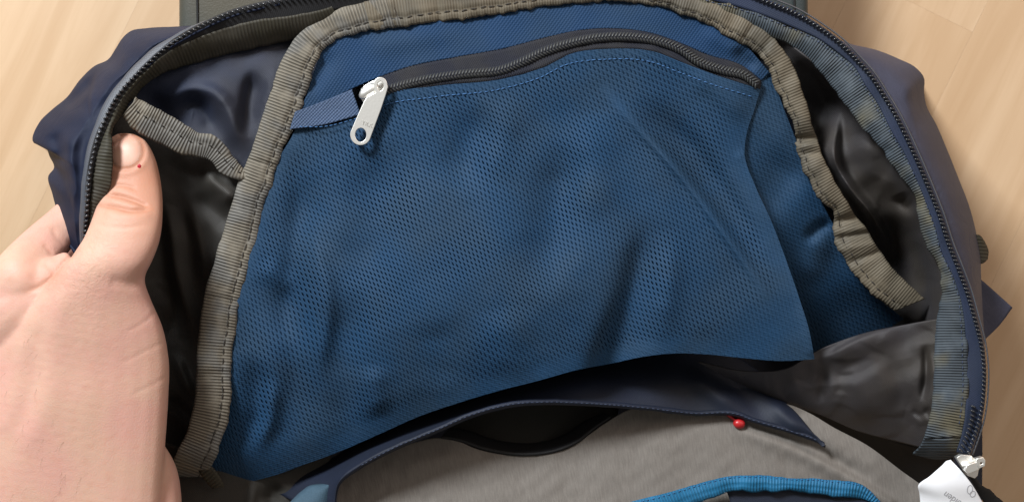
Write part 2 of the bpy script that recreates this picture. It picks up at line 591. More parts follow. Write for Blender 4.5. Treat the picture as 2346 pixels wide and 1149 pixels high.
def wood():
    m = Mat("beech_laminate")
    geo = m.t.nodes.new("ShaderNodeNewGeometry")
    oi = m.t.nodes.new("ShaderNodeObjectInfo")
    rot = m.t.nodes.new("ShaderNodeVectorRotate")
    rot.rotation_type = 'Z_AXIS'
    rot.inputs["Angle"].default_value = -math.radians(64)
    m.t.links.new(geo.outputs["Position"], rot.inputs["Vector"])
    sp = m.t.nodes.new("ShaderNodeSeparateXYZ")
    m.t.links.new(rot.outputs[0], sp.inputs[0])
    cb = m.t.nodes.new("ShaderNodeCombineXYZ")
    m.put(cb.inputs[0], m.math('MULTIPLY', sp.outputs[0], 4.0))
    m.put(cb.inputs[1], m.math('MULTIPLY', sp.outputs[1], 30.0))
    m.put(cb.inputs[2], m.math('MULTIPLY', oi.outputs["Random"], 40.0))
    g = m.noise(1.3, 4, 0.55, vec=cb.outputs[0], dist=0.7)
    cb2 = m.t.nodes.new("ShaderNodeCombineXYZ")
    m.put(cb2.inputs[0], m.math('MULTIPLY', sp.outputs[0], 40.0))
    m.put(cb2.inputs[1], m.math('MULTIPLY', sp.outputs[1], 700.0))
    m.put(cb2.inputs[2], m.math('MULTIPLY', oi.outputs["Random"], 40.0))
    fl = m.noise(1.0, 2, 0.5, vec=cb2.outputs[0])
    c = m.mix(m.ramp(g, 0.3, 0.72), (0.545, 0.365, 0.215), (0.66, 0.475, 0.305))
    c = m.mix(m.math('MULTIPLY', m.ramp(fl, 0.5, 0.75), 0.10), c, (0.46, 0.27, 0.13))
    tone = m.math('MULTIPLY_ADD', oi.outputs["Random"], 0.13, 0.0)
    c = m.mix(tone, c, (0.52, 0.31, 0.16))
    m.set(Base_Color=c, Roughness=0.38, Specular_IOR_Level=0.4)
    return m.m


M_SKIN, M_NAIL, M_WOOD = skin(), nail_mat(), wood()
M_JOINT = plain("floor_joint", (0.52, 0.34, 0.18), rough=0.8)


def vinyl():
    m = Mat("slate_vinyl")
    c = m.mix(m.ramp(m.noise(9, 2), 0.4, 0.6), (0.040, 0.053, 0.054), (0.075, 0.066, 0.045))
    m.set(Base_Color=c, Roughness=0.5, Specular_IOR_Level=0.45)
    m.bump(m.noise(1200, 3), 0.00012)
    return m.m


M_VINYL = vinyl()

# ------------------------------------------------------------------ floor
FZ = -0.130
fb = bmesh.new()
bmesh.ops.create_grid(fb, x_segments=1, y_segments=1, size=1.6)
me = bpy.data.meshes.new("floor")
fb.to_mesh(me); fb.free()
me.materials.append(M_JOINT)
floor = bpy.data.objects.new("floor", me)
COL.objects.link(floor)
floor.location = (0, 0, FZ - 0.006)
floor["kind"] = "structure"
floor["label"] = "pale beech laminate floor under the backpack"


def plank_mesh():
    bm = bmesh.new()
    bmesh.ops.create_cube(bm, size=1.0)
    bmesh.ops.bevel(bm, geom=[e for e in bm.edges if all(v.co.z > 0 for v in e.verts)], offset=0.0004, segments=1, affect='EDGES')
    me = bpy.data.meshes.new("plank")
    bm.to_mesh(me); bm.free()
    me.materials.append(M_WOOD)
    return me


pm = plank_mesh()
ang = math.radians(64)
ca, sa = math.cos(ang), math.sin(ang)
PWID = 0.068
for r in range(-10, 11):
    x = -0.9 + random.uniform(0, 0.4)
    while x < 0.85:
        ln = random.uniform(0.30, 0.46)
        cx, cy = x + ln / 2, r * PWID
        o = bpy.data.objects.new("plank", pm)
        wx, wy = cx * ca - cy * sa, cx * sa + cy * ca
        if abs(wx) < 0.75 and abs(wy) < 0.62:
            o.location = (wx, wy, FZ - 0.0045 - floor.location.z)
            o.rotation_euler = (0, 0, ang)
            o.scale = (ln - 0.00006, PWID - 0.00006, 0.009)
            COL.objects.link(o)
            o.parent = floor
        x += ln

# ------------------------------------------------------------------ cushion behind the bag
cb_ = bmesh.new()
bmesh.ops.create_cube(cb_, size=1.0)
tz = -62.0
xl, xr = P((404, 0, tz))[0], P((1857, 0, tz))[0]
yb, yt = P((0, 112, tz))[1], P((0, -560, tz))[1]
ztop, zbot = tz / 1000, FZ + 0.001
for v in cb_.verts:
    v.co.x = xl if v.co.x < 0 else xr
    v.co.y = yb if v.co.y < 0 else yt
    v.co.z = zbot if v.co.z < 0 else ztop
bmesh.ops.bevel(cb_, geom=list(cb_.edges), offset=0.006, segments=4, profile=0.5, affect='EDGES')
cushion = bpy.data.objects.new("cushion", bpy.data.meshes.new("cushion"))
cb_.to_mesh(cushion.data); cb_.free()
cushion.data.materials.append(M_VINYL)
cushion.data.polygons.foreach_set("use_smooth", [True] * len(cushion.data.polygons))
COL.objects.link(cushion)
cushion["label"] = "dark slate vinyl cushion with stitched edges lying behind the top of the backpack"
cushion["category"] = "cushion"


def simple_strip(name, pts, w, mat, parent, n=40, h=0.6, thick=0.5, m=5):
    p = spl(pts, n)
    d = np.gradient(p[:, :2], axis=0)
    d /= np.linalg.norm(d, axis=1)[:, None] + 1e-9
    nr = np.stack([-d[:, 1], d[:, 0], 0 * d[:, 0]], 1)
    return strip(name, p - nr * w / 2, p + nr * w / 2, n, m, lambda t: h * (1 - (2 * t - 1) ** 2), mat, parent, thick=thick)


for px in (447, 1815):
    simple_strip("seam", [(px, -560, tz + 0.1), (px + 2, -100, tz + 0.1), (px + 6, 60, tz + 0.1), (px + 7, 108, tz - 1)], 5, M_BLACK, cushion, h=0.4, thick=0.2)

# ------------------------------------------------------------------ backpack
bag = bpy.data.objects.new("backpack", None)
bag.empty_display_size = 0.05
COL.objects.link(bag)
bag.location = (0, 0, FZ)
bag["label"] = "open navy and grey backpack with a blue mesh pocket inside its lid"
bag["category"] = "backpack"

# ---- paths
ZL = [(880, -28, -4), (760, -14, -3), (641, 3, -2), (580, 16, -1), (528, 31, 0), (476, 54, 1), (432, 77, 2), (383, 109, 3),
      (324, 162, 5), (292, 193, 7), (261, 235, 9), (240, 277, 11), (225, 313, 12), (209, 376, 13), (201, 444, 12), (197, 501, 9),
      (194, 527, 7), (196, 570, 3), (205, 640, -6), (232, 760, -14), (270, 900, -20), (310, 1060, -26), (350, 1250, -32)]
ZR = [(1560, -70, -6), (1660, -36, -5), (1752, 2, -4), (1822, 30, -3), (1887, 70, -2), (1931, 104, -1), (1957, 131, -1), (1994, 172, 0), (2024, 218, 0),
      (2050, 261, 1), (2076, 313, 1), (2094, 352, 1), (2115, 400, 1), (2133, 444, 1), (2150, 487, 1), (2174, 560, 0),
      (2195, 613, 0), (2216, 670, -1), (2232, 727, -1), (2247, 785, -2), (2254, 842, -2), (2253, 894, -3), (2246, 951, -4),
      (2234, 993, -5), (2218, 1037, -6)]

# ---- outer fabric, left: from the zipper out to the crumpled outline, then down to the floor
outl = [(640, 20, -30), (520, 52, -30), (407, 61, -30), (334, 65, -30), (300, 71, -30), (280, 88, -29), (266, 110, -28), (248, 136, -28), (217, 151, -30),
        (183, 183, -30), (154, 222, -26), (117, 253, -24), (91, 279, -22), (76, 326, -20), (106, 339, -22), (113, 357, -24), (124, 384, -24),
        (111, 402, -22), (120, 444, -20), (136, 501, -16), (157, 554, -8), (176, 580, -5), (196, 650, -16), (205, 760, -36), (225, 900, -44), (250, 1060, -48), (290, 1250, -52)]
zin = [(640, 8, -3), (528, 37, -1), (476, 60, 0), (432, 83, 1), (383, 113, 2), (324, 166, 4), (292, 197, 6), (261, 239, 8), (240, 280, 10),
       (225, 315, 11), (209, 377, 12), (201, 444, 11), (197, 501, 8), (196, 570, 2), (207, 650, -8), (232, 760, -16), (270, 900, -22), (310, 1060, -28), (350, 1250, -34)]
a = spl(zin, 260)
b = spl(outl, 260)
rows = []
for t in np.linspace(0, 1, 60):
    r = a * (1 - t) + b * t
    zz = a[:, 2] * (1 - t ** 2.2) + b[:, 2] * t ** 2.2
    r[:, 2] = zz - 2.2 * math.sin(math.pi * min(1, t * 3.0))
    rows.append(r)
G = np.array(rows)
fold(G, [(224, 150), (208, 192), (201, 230), (207, 290)], (5, 22), -4.5)
fold(G, [(208, 196), (196, 232), (198, 290)], 14, 3.0)
fold(G, [(222, 172), (190, 210), (152, 243), (130, 262)], (9, 20), -4.0)
fold(G, [(215, 162), (180, 195), (158, 222)], 10, 2.5)
fold(G, [(118, 300), (138, 345), (134, 380)], 16, -4.0)
fold(G, [(106, 338), (124, 372), (152, 440), (178, 520)], (8, 22), -3.5)
fold(G, [(150, 300), (160, 380), (176, 470)], 20, 2.5)
fold(G, [(300, 80), (255, 170), (232, 250)], 20, 2.2)
G[..., 2] += 0.8 * waves(G[..., 0], G[..., 1], 60, 31)
last = b.copy()
for k, (f, z) in enumerate(((0.08, -45), (0.10, -80), (0.04, -129))):
    r = last.copy()
    r[:, 0] += (520 - r[:, 0]) * f
    r[:, 1] += (430 - r[:, 1]) * f
    r[:, 2] = z
    G = np.concatenate([G, r[None]], 0)
G = np.concatenate([G], 0)
sf = sheet("side_fabric", G, M_NAVY, bag, thick=0.8)
sf["label"] = "crumpled navy nylon side"

# ---- outer fabric, right
zin = [(1560, -64, -7), (1700, -16, -6), (1800, 24, -5), (1887, 74, -4), (1957, 134, -3), (1994, 174, -2), (2050, 264, -1), (2094, 354, -1), (2133, 446, -1),
       (2174, 562, -2), (2216, 672, -3), (2247, 787, -4), (2254, 845, -5), (2250, 930, -6), (2222, 1037, -8)]
outl = [(1600, -60, -40), (1760, 0, -40), (1850, 50, -38), (1937, 97, -32), (2015, 117, -28), (2059, 135, -28), (2098, 155, -28), (2117, 178, -30), (2117, 212, -32), (2122, 240, -32), (2146, 287, -32), (2172, 348, -32),
        (2198, 413, -32), (2220, 470, -32), (2236, 530, -32), (2246, 590, -30), (2248, 640, -28), (2252, 720, -26), (2256, 790, -24), (2259, 845, -22), (2255, 930, -22), (2226, 1042, -22)]
a, b = spl(zin, 150), spl(outl, 150)
# pair by row where both run downwards
G = []
for t in np.linspace(0, 1, 40):
    r = a * (1 - t) + b * t
    r[:, 2] = a[:, 2] * (1 - t ** 2.4) + b[:, 2] * t ** 2.4
    G.append(r)
G = np.array(G)
fold(G, [(1960, 110), (2020, 170), (2070, 240)], 22, -2.0)
fold(G, [(2110, 180), (2085, 205), (2100, 290)], 18, 2.5)
G[..., 2] += 0.4 * waves(G[..., 0], G[..., 1], 90, 33)
for f, z in ((0.03, -50), (0.05, -90), (0.02, -129)):
    r = b.copy()
    r[:, 0] += (1700 - r[:, 0]) * f
    r[:, 1] += (560 - r[:, 1]) * f
    r[:, 2] = z
    G = np.concatenate([G, r[None]], 0)
G = G[:, ::-1]
o = sheet("side_fabric", G, M_NAVY_R, bag, thick=0.8)
o["label"] = "smooth slate blue nylon side"

# strap end and side tab on the right
G = coons([(2200, 600, -40), (2262, 652, -42), (2320, 704, -44)], [(2190, 800, -40), (2240, 788, -42), (2256, 778, -43)],
          [(2200, 600, -40), (2190, 800, -40)], [(2320, 704, -44), (2292, 742, -44), (2256, 778, -43)], 24, 24)
sheet("strap_end", G, M_NAVY_R, bag, thick=1.2)
G = coons([(2225, 536, -30), (2244, 538, -30), (2256, 552, -33)], [(2230, 600, -30), (2250, 604, -30), (2263, 594, -33)],
          [(2225, 536, -30), (2230, 600, -30)], [(2256, 552, -33), (2265, 575, -34), (2263, 594, -33)], 12, 12)
sheet("side_tab", G, M_KHAKI_DARK, bag, thick=1.5)

# top outer fabric, behind the rim
A = [(640, 8, -4), (760, -10, -5), (880, -24, -6), (1200, -80, -8), (1560, -64, -8)]
B = [(640, 40, -56), (760, 30, -56), (880, 20, -56), (1200, -10, -56), (1560, 0, -56)]
strip("back_fabric", A, B, 60, 10, lambda t: 4 * math.sin(math.pi * t), M_NAVY, bag, match=False)

# ---- dark interior under everything
G = coons([(300, 150, -70), (1100, 120, -70), (2000, 150, -70)], [(250, 1500, -100), (1200, 1500, -100), (2250, 1500, -100)],
          [(300, 150, -70), (230, 600, -80), (250, 1500, -100)], [(2000, 150, -70), (2200, 600, -70), (2250, 1500, -100)], 40, 40)
sheet("interior", G, M_LINING, bag)

# ---- lining, left side
G = coons([(255, 215, -6), (330, 150, -9), (450, 95, -12), (600, 58, -16), (760, 10, -20)],
          [(330, 1200, -60), (450, 1200, -62), (560, 1200, -66)],
          [(255, 215, -6), (240, 300, -2), (235, 420, -6), (260, 560, -20), (310, 800, -36), (330, 1200, -60)],
          [(760, 10, -20), (700, 150, -14), (640, 300, -14), (570, 520, -18), (530, 700, -28), (520, 900, -44), (560, 1200, -66)], 150, 220)
G[..., 2] -= 10 * np.exp(-(((G[..., 0] - 330) / 110) ** 2 + ((G[..., 1] - 260) / 70) ** 2))
G[..., 2] -= 12 * np.exp(-(((G[..., 0] - 400) / 90) ** 2 + ((G[..., 1] - 640) / 330) ** 2))
fold(G, [(330, 215), (385, 222), (440, 205), (490, 215), (520, 250), (545, 310), (562, 380)], (20, 24), 6.0)
fold(G, [(400, 262), (450, 235), (470, 260), (500, 330)], (30, 24), -4.5)
fold(G, [(585, 150), (570, 220), (560, 320)], (34, 16), -5.5)
fold(G, [(640, 130), (615, 220), (590, 320)], 20, 3.5)
fold(G, [(455, 385), (490, 420), (560, 470)], (16, 26), 5.5)
fold(G, [(440, 440), (500, 490), (540, 540)], 24, -4.0)
fold(G, [(368, 400), (392, 520), (405, 620), (430, 720), (442, 850)], (26, 18), (5.0, 8.0), ends=(1, 1))
fold(G, [(430, 460), (462, 580), (470, 660)], 14, 3.0)
fold(G, [(400, 800), (420, 860), (450, 920)], 12, 3.5)
fold(G, [(380, 900), (430, 950), (460, 990)], 14, -3.0)
G[..., 2] += 0.5 * waves(G[..., 0], G[..., 1], 90, 41)
crinkle(G, 40, 3, h=0.45)
cen = (G[:-1, :-1] + G[1:, 1:]) / 2
seam = spl([(200, 262, 0), (296, 246, 0), (340, 278, 0), (392, 305, 0), (440, 332, 0), (475, 338, 0), (502, 360, 0), (525, 388, 0), (560, 400, 0), (800, 440, 0)], 200)
below = cen[..., 1] > np.interp(cen[..., 0], seam[:, 0], seam[:, 1])
for part_mask, mt, lab in ((~below, M_LINING, "satin navy lining above the bound seam"), (below, M_LINING_K, "shiny black lining beside the thumb")):
    o = sheet("lining", G, mt, bag, thick=0, keep=part_mask)
    o["label"] = lab

# ---- main zipper, left run
TOOTH_W = 2.7


def tooth_mesh():
    bm = bmesh.new()
    bmesh.ops.create_uvsphere(bm, u_segments=8, v_segments=5, radius=1.0)
    for v in bm.verts:
        x, y, z = v.co
        w = 1.0 if x < 0 else 1.0 + 0.25 * x
        v.co = (x * 0.00155, (y * 0.00062 * w + 0.00030 * math.sin(x * 2.2)), z * 0.00105)
    me = bpy.data.meshes.new("zipper_tooth")
    bm.to_mesh(me); bm.free()
    me.polygons.foreach_set("use_smooth", [True] * len(me.polygons))
    me.materials.append(M_TOOTH)
    return me


TM = tooth_mesh()


def teeth(path, pitch, parent, dz=0.9, scale=1.0, flip=1, first=True, skew=0.0):
    p = spl(path, 600)
    s = np.concatenate([[0], np.cumsum(np.sqrt((((p[1:] - p[:-1]) * [1, 1, 5.3]) ** 2).sum(1)))])
    x = pitch / 2
    k = 0
    while x < s[-1]:
        c = np.array([np.interp(x, s, p[:, j]) for j in range(3)])
        e = np.array([np.interp(x + 4, s, p[:, j]) for j in range(3)])
        c[2] += dz
        w, w2 = P(c), P(np.array([e[0], e[1], e[2] + dz]))
        t = Vector(w2 - w).normalized()
        up = Vector((0, 0, 1))
        side = t.cross(up).normalized() * flip
        up = side.cross(t) * flip
        R = Matrix((side, t, up)).transposed().to_4x4()
        o = bpy.data.objects.new("zipper_tooth", TM)
        o.matrix_world = Matrix.Translation(Vector(w)) @ R @ Matrix.Rotation(skew + random.uniform(-.06, .06), 4, 'Z') @ Matrix.Scale(scale, 4)
        COL.objects.link(o)
        o.parent = parent
        x += pitch
        k += 1
    return k


def offset_path(path, d, dz=0, n=90):
    p = spl(path, n)
    t = np.gradient(p[:, :2], axis=0)
    t /= np.linalg.norm(t, axis=1)[:, None] + 1e-9
    q = p.copy()
    q[:, 0] += -t[:, 1] * d
    q[:, 1] += t[:, 0] * d
    q[:, 2] += dz
    return q


# zipper tape, left (dark band between teeth and the ribbed facing)
ztl, _ = strip("main_zipper", offset_path(ZL, 7, -0.2), [(880, 0, -7), (728, 32, -6), (658, 43, -5), (589, 53, -4), (519, 70, -3), (450, 94, -2), (389, 123, 0), (338, 170, 3), (304, 204, 5.5), (272, 249, 8),
     (251, 292, 10), (237, 326, 11), (220, 384, 11.5), (212, 444, 10.5), (208, 494, 8), (208, 540, 5), (216, 640, -8), (246, 760, -16), (284, 900, -22), (324, 1060, -28), (364, 1250, -34)], 200, 9, lambda t: 0.2 * math.sin(math.pi * t), M_TAPE_BLACK, bag)
ztl["label"] = "black zipper beside the thumb"
nt = teeth(ZL, 12.3, ztl, flip=1, skew=0.4, scale=0.85, dz=0.6)
# grey edge outside the teeth
A = [(470, 46, -1.5), (439, 60, -.5), (339, 120, 2.5), (282, 178, 5.5), (245, 225, 8), (219, 282, 10), (201, 334, 11), (188, 407, 11.5), (183, 480, 9), (183, 559, 3), (192, 620, -3)]
B = [(474, 49, 0), (444, 66, 1), (350, 131, 4), (297, 187, 7), (259, 233, 9.5), (235, 289, 11.5), (219, 337, 12.3), (205, 407, 12.8), (196, 480, 10.5), (193, 559, 4.5), (203, 620, -1.5)]
strip("zipper_edge", A, B, 110, 5, lambda t: 0.25 * math.sin(math.pi * t), M_GUARD, bag, wav=(0.5, 0.5), seed=3)

# ribbed facing, left: upper band narrowing to a lower band that runs behind the thumb
A = [(800, -6, -6), (728, 26, -5), (658, 37, -4), (589, 47, -3), (519, 64, -2), (450, 88, -1), (385, 119, 1), (334, 166, 4), (300, 200, 6.5), (268, 245, 9),
     (247, 288, 11), (233, 322, 12), (216, 380, 12.5), (208, 440, 11.5), (204, 490, 9), (203, 520, 7)]
B = [(800, 60, -14), (728, 84, -13), (658, 95, -12), (589, 110, -11), (519, 125, -10), (450, 145, -9), (385, 164, -6), (345, 186, -3), (312, 220, 0), (280, 262, 4),
     (258, 300, 10), (257, 330, 12.5), (259, 372, 12.5), (250, 435, 11.5), (226, 482, 8.5), (209, 520, 6.5)]
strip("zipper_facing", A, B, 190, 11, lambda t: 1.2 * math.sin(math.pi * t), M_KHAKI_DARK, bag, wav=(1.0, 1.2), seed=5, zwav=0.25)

# ---- pocket back wall and mesh pocket -------------------------------------------------------------
LIMB_A = [(880, -30, -7), (830, -6, -7), (773, 20, -7), (719, 49, -8), (676, 87, -8), (651, 125, -8), (624, 197, -9), (598, 275, -10), (575, 345, -11),
          (549, 410, -12), (531, 465, -13), (508, 540, -14), (490, 600, -15), (472, 660, -16), (456, 748, -17), (451, 842, -18), (443, 931, -20), (428, 988, -22), (404, 1036, -24), (392, 1070, -34), (384, 1100, -58)]
LIMB_B = [(925, 62, -8), (880, 66, -8), (820, 78, -8), (776, 90, -9), (741, 118, -9), (722, 158, -9), (704, 210, -10), (676, 284, -11), (646, 345, -12),
          (626, 405, -13), (606, 465, -14), (590, 540, -15), (573, 600, -16), (557, 660, -17), (540, 748, -18), (529, 842, -19), (527, 931, -21), (512, 990, -23), (494, 1046, -25), (480, 1080, -36), (470, 1112, -60)]
TOP_A = [(830, -6, -7), (880, -16, -7), (1000, -34, -7), (1150, -48, -7), (1300, -52, -7), (1450, -36, -7), (1560, -16, -7), (1617, 0, -7), (1687, 28, -7), (1748, 61, -8), (1778, 91, -8),
         (1805, 128, -9), (1826, 172, -10), (1839, 209, -11), (1852, 248, -12), (1860, 285, -14), (1868, 307, -17), (1880, 345, -15), (1904, 400, -16), (1930, 445, -18), (1954, 484, -22), (1984, 524, -25), (2012, 569, -26),
         (2040, 607, -26), (2068, 638, -27), (2097, 663, -28), (2119, 684, -30)]
TOP_B = [(850, 71, -8), (910, 62, -8), (1045, 46, -8), (1135, 33, -8), (1230, 18, -8), (1310, 9, -8), (1410, 5, -8), (1500, 14, -8), (1535, 23, -8), (1587, 42, -8), (1639, 66, -9), (1687, 94, -9),
         (1720, 110, -10), (1746, 137, -11), (1763, 168, -12), (1778, 205, -13), (1800, 250, -14), (1822, 300, -16), (1820, 327, -18), (1846, 397, -18), (1880, 458, -20), (1912, 492, -24), (1907, 527, -26), (1926, 578, -27),
         (1968, 640, -28), (2012, 685, -29), (2050, 712, -31)]
inL = [(p[0] - 14, p[1], p[2] - 1.2) for p in LIMB_B]
inT = [(p[0], p[1] - 14, p[2] - 1.2) for p in TOP_B]

# inner zipper edges
ZU = [(690, 250, -11), (760, 226, -10.5), (820, 197, -10), (865, 178, -9.5), (930, 155, -9), (1050, 130, -8.6), (1150, 112, -8.4), (1250, 86, -8.4), (1330, 69, -8.4), (1400, 65, -8.4), (1500, 78, -8.6), (1560, 99, -9),
      (1620, 125, -10), (1700, 150, -11), (1745, 185, -13)]
ZD = [(700, 300, -11), (760, 292, -10.5), (810, 270, -10), (880, 218, -8.6), (1000, 197, -8), (1150, 181, -7.6), (1250, 152, -7.4), (1300, 126, -7.6), (1400, 112, -7.8), (1500, 119, -8), (1560, 142, -8.5), (1640, 172, -9.5), (1715, 196, -10.5), (1742, 205, -12)]

# upper panel of blue twill between binding and pocket zipper
topc = [(705, 210, -10.5), (722, 160, -10), (745, 105, -10), (800, 72, -9.8), (910, 52, -9.4), (1045, 36, -9.4), (1135, 22, -9.4), (1310, 0, -9.4), (1410, -5, -9.4), (1500, 4, -9.4), (1587, 30, -9.6), (1687, 84, -10.5), (1765, 168, -13)]
G = coons(topc, ZU, [topc[0], ZU[0]], [topc[-1], ZU[-1]], 240, 60)
fold(G, [(1600, 60), (1660, 100), (1720, 140)], 22, 1.5)
fold(G, [(1690, 100), (1700, 130), (1735, 165)], 18, -2.5)
fold(G, [(760, 110), (740, 160), (700, 220)], 18, -1.5)
fold(G, [(800, 110), (960, 90), (1100, 70)], 26, 1.0)
G[..., 2] += 0.3 * waves(G[..., 0], G[..., 1], 120, 51)
up = sheet("pocket_panel", G, M_TWILL, bag)
up["label"] = "blue woven strip above the pocket zipper"
stitches("stitching", offset_path([(p[0], p[1] - 3, p[2] + 0.5) for p in ZU[3:]], 0, 0, 200), 7, 3.2, 1.6, M_BACKING, up, dz=0.15)

# wall of plain blue fabric behind the net, seen to its right
G = coons([(1722, 196, -12.6), (1745, 178, -13.2), (1765, 165, -14.0)], [(1850, 850, -60), (1960, 800, -60), (2070, 730, -52)],
          [(1722, 196, -12.6), (1705, 255, -14.1), (1690, 300, -14.8), (1684, 350, -15.6), (1708, 427, -17.4), (1740, 498, -19), (1776, 599, -30), (1804, 680, -42), (1830, 757, -52), (1850, 850, -60)],
          [(1765, 165, -14.2), (1800, 260, -15.5), (1828, 330, -18.5), (1880, 458, -23), (1912, 520, -28), (1968, 640, -36), (2070, 730, -50)], 90, 120)
fold(G, [(1690, 240), (1770, 300), (1830, 340)], 30, 0.8)
fold(G, [(1830, 350), (1790, 420), (1740, 500)], (40, 60), -3.0)
fold(G, [(1900, 520), (1870, 580), (1850, 660)], 30, 2.0)
fold(G, [(1915, 505), (1880, 520), (1840, 560)], 14, -3)
G[..., 2] += 0.4 * waves(G[..., 0], G[..., 1], 110, 52)
o = sheet("pocket_wall", G, M_NET, bag, attr={"open": 0.30 + 0.10 * waves(G[..., 0], G[..., 1], 120, 66)}, thick=0)
Gw = G.copy()
Gw[..., 2] -= 1.5
sheet("backing", Gw[::2, ::2], M_NET_BACK, o, thick=0)
o["label"] = "dim plain blue fabric behind the edge of the net"

# mesh pocket
left = [(690, 262, -11.5), (670, 310, -12), (640, 360, -13), (612, 420, -14.5), (592, 480, -15.5), (572, 560, -16.5), (545, 660, -18), (522, 760, -19.5), (512, 850, -21), (510, 930, -23), (490, 1010, -26), (468, 1062, -28), (508, 1104, -30)]
right = [(1742, 205, -12), (1752, 260, -12), (1690, 330, -10), (1715, 380, -9.5), (1760, 470, -9.5), (1800, 570, -10), (1832, 660, -11), (1850, 730, -12), (1866, 822, -14)]
right = [(1742, 205, -12), (1727, 255, -13.6), (1712, 300, -14.2), (1706, 350, -14.4), (1731, 427, -13.8), (1764, 498, -13), (1803, 599, -12.5), (1831, 680, -12), (1855, 757, -12.5), (1867, 822, -14)]
bot = [(508, 1104, -30), (560, 1104, -28), (620, 1090, -25), (700, 1062, -21), (783, 1031, -17), (870, 993, -14), (960, 953, -12), (1050, 922, -11), (1140, 895, -10), (1230, 872, -9.5), (1330, 845, -9), (1400, 832, -9),
       (1470, 817, -9.5), (1540, 809, -10), (1620, 811, -11), (1700, 819, -12), (1790, 826, -13), (1866, 822, -14)]
topm = [(690, 262, -11.5), (760, 285, -10.8), (815, 262, -10.2)] + [(p[0], p[1], p[2] + .2) for p in ZD[3:]]
G = coons(topm, bot, left, right, 320, 240)
X, Y = G[..., 0].copy(), G[..., 1].copy()
G[..., 2] += 9 * np.exp(-(((X - 1180) / 420) ** 2 + ((Y - 660) / 280) ** 2))
# folds of the net
_db, _, _ = poly_dist(X, Y, [(p[0], p[1]) for p in bot])
_lw = np.clip((1250 - X) / 700, 0, 1)
G[..., 2] -= (1 + 17 * _lw) * np.clip(1 - _db / (150 + 130 * _lw), 0, 1) ** 2
fold(G, [(1500, 470), (1478, 560), (1448, 680), (1405, 800), (1390, 850)], (58, 36), (-4.0, -10.5), ends=(1, 0))
fold(G, [(1535, 520), (1530, 640), (1510, 790)], (30, 60), 3.0)
fold(G, [(1372, 190), (1445, 275), (1555, 395), (1660, 535), (1745, 660), (1790, 730)], (16, 11), 3.6)
fold(G, [(1450, 215), (1560, 320), (1670, 470), (1760, 620)], (34, 44), -6.2)
fold(G, [(1560, 150), (1650, 215), (1720, 290)], 26, 1.8)
fold(G, [(1290, 300), (1280, 430), (1262, 560), (1240, 690)], (52, 58), -6.0)
fold(G, [(1345, 250), (1360, 380), (1350, 520)], 54, 2.6)
fold(G, [(1120, 230), (1075, 330), (1040, 450)], (46, 54), -4.0)
fold(G, [(1180, 220), (1150, 320), (1120, 430)], 40, 2.0)
fold(G, [(900, 300), (870, 420), (850, 560), (840, 700)], (54, 70), -4.2)
fold(G, [(668, 320), (690, 440), (684, 540), (668, 660), (650, 800)], (46, 34), -4.6)
fold(G, [(720, 460), (716, 560), (742, 650), (742, 760), (725, 840), (735, 930)], (26, 54), 4.0)
fold(G, [(560, 620), (630, 680), (676, 760), (682, 860), (660, 980), (630, 1060)], (56, 44), -5.0)
fold(G, [(590, 600), (640, 640), (690, 668)], 26, 2.0)
fold(G, [(815, 640), (796, 760), (788, 880), (800, 980), (830, 1050)], (42, 54), -5.0)
fold(G, [(850, 830), (858, 900), (872, 960)], 30, 3.0)
fold(G, [(565, 800), (590, 880), (588, 960), (545, 1040)], (22, 36), -5.0)
fold(G, [(620, 860), (618, 950), (585, 1040)], 20, 3.0)
fold(G, [(1000, 720), (1010, 800), (1000, 900)], 60, -2.0)
fold(G, [(1150, 700), (1170, 800), (1150, 880)], 60, 2.0)
fold(G, [(1700, 360), (1725, 400), (1780, 500), (1830, 640), (1860, 800)], 14, 1.2, ends=(0, 0))
G[..., 2] += 0.4 * waves(X, Y, 170, 61) + 0.06 * waves(X, Y, 60, 62)
db, _, _ = poly_dist(X, Y, [(p[0], p[1]) for p in bot])
dr, _, _ = poly_dist(X, Y, [(p[0], p[1]) for p in right])
dl, _, _ = poly_dist(X, Y, [(p[0], p[1]) for p in left])
dt, _, _ = poly_dist(X, Y, [(p[0], p[1]) for p in topm])
dc, _, _ = poly_dist(X, Y, [(1385, 200), (1450, 280), (1560, 400), (1665, 540), (1750, 670), (1800, 740)])
hem = 34 + 50 * np.clip((900 - X) / 380, 0, 1)
op = np.clip((db - hem * 0.6) / (hem * 0.7), 0, 1) * np.clip((dr - 22) / 30, 0, 1) * np.clip(dt / 22, 0.35, 1) * np.clip((dl - 8) / 30, 0, 1)
op *= 1 - 0.95 * np.exp(-(dc / 12) ** 2)
cr = np.clip(((X - 1660) / 120 + (Y - 690) / 110) - 0.4, 0, 1)
op *= 1 - cr
tr_ = np.clip((X - 1560) / 90 - np.abs(Y - 190) / 60, 0, 1)
op *= 1 - tr_
op *= 1 - 0.9 * np.clip(1 - dr / 75, 0, 1) * np.clip((470 - Y) / 120, 0, 1)
op *= 0.78 + 0.22 * np.clip(waves(X, Y, 210, 63) + 0.4, 0, 1)
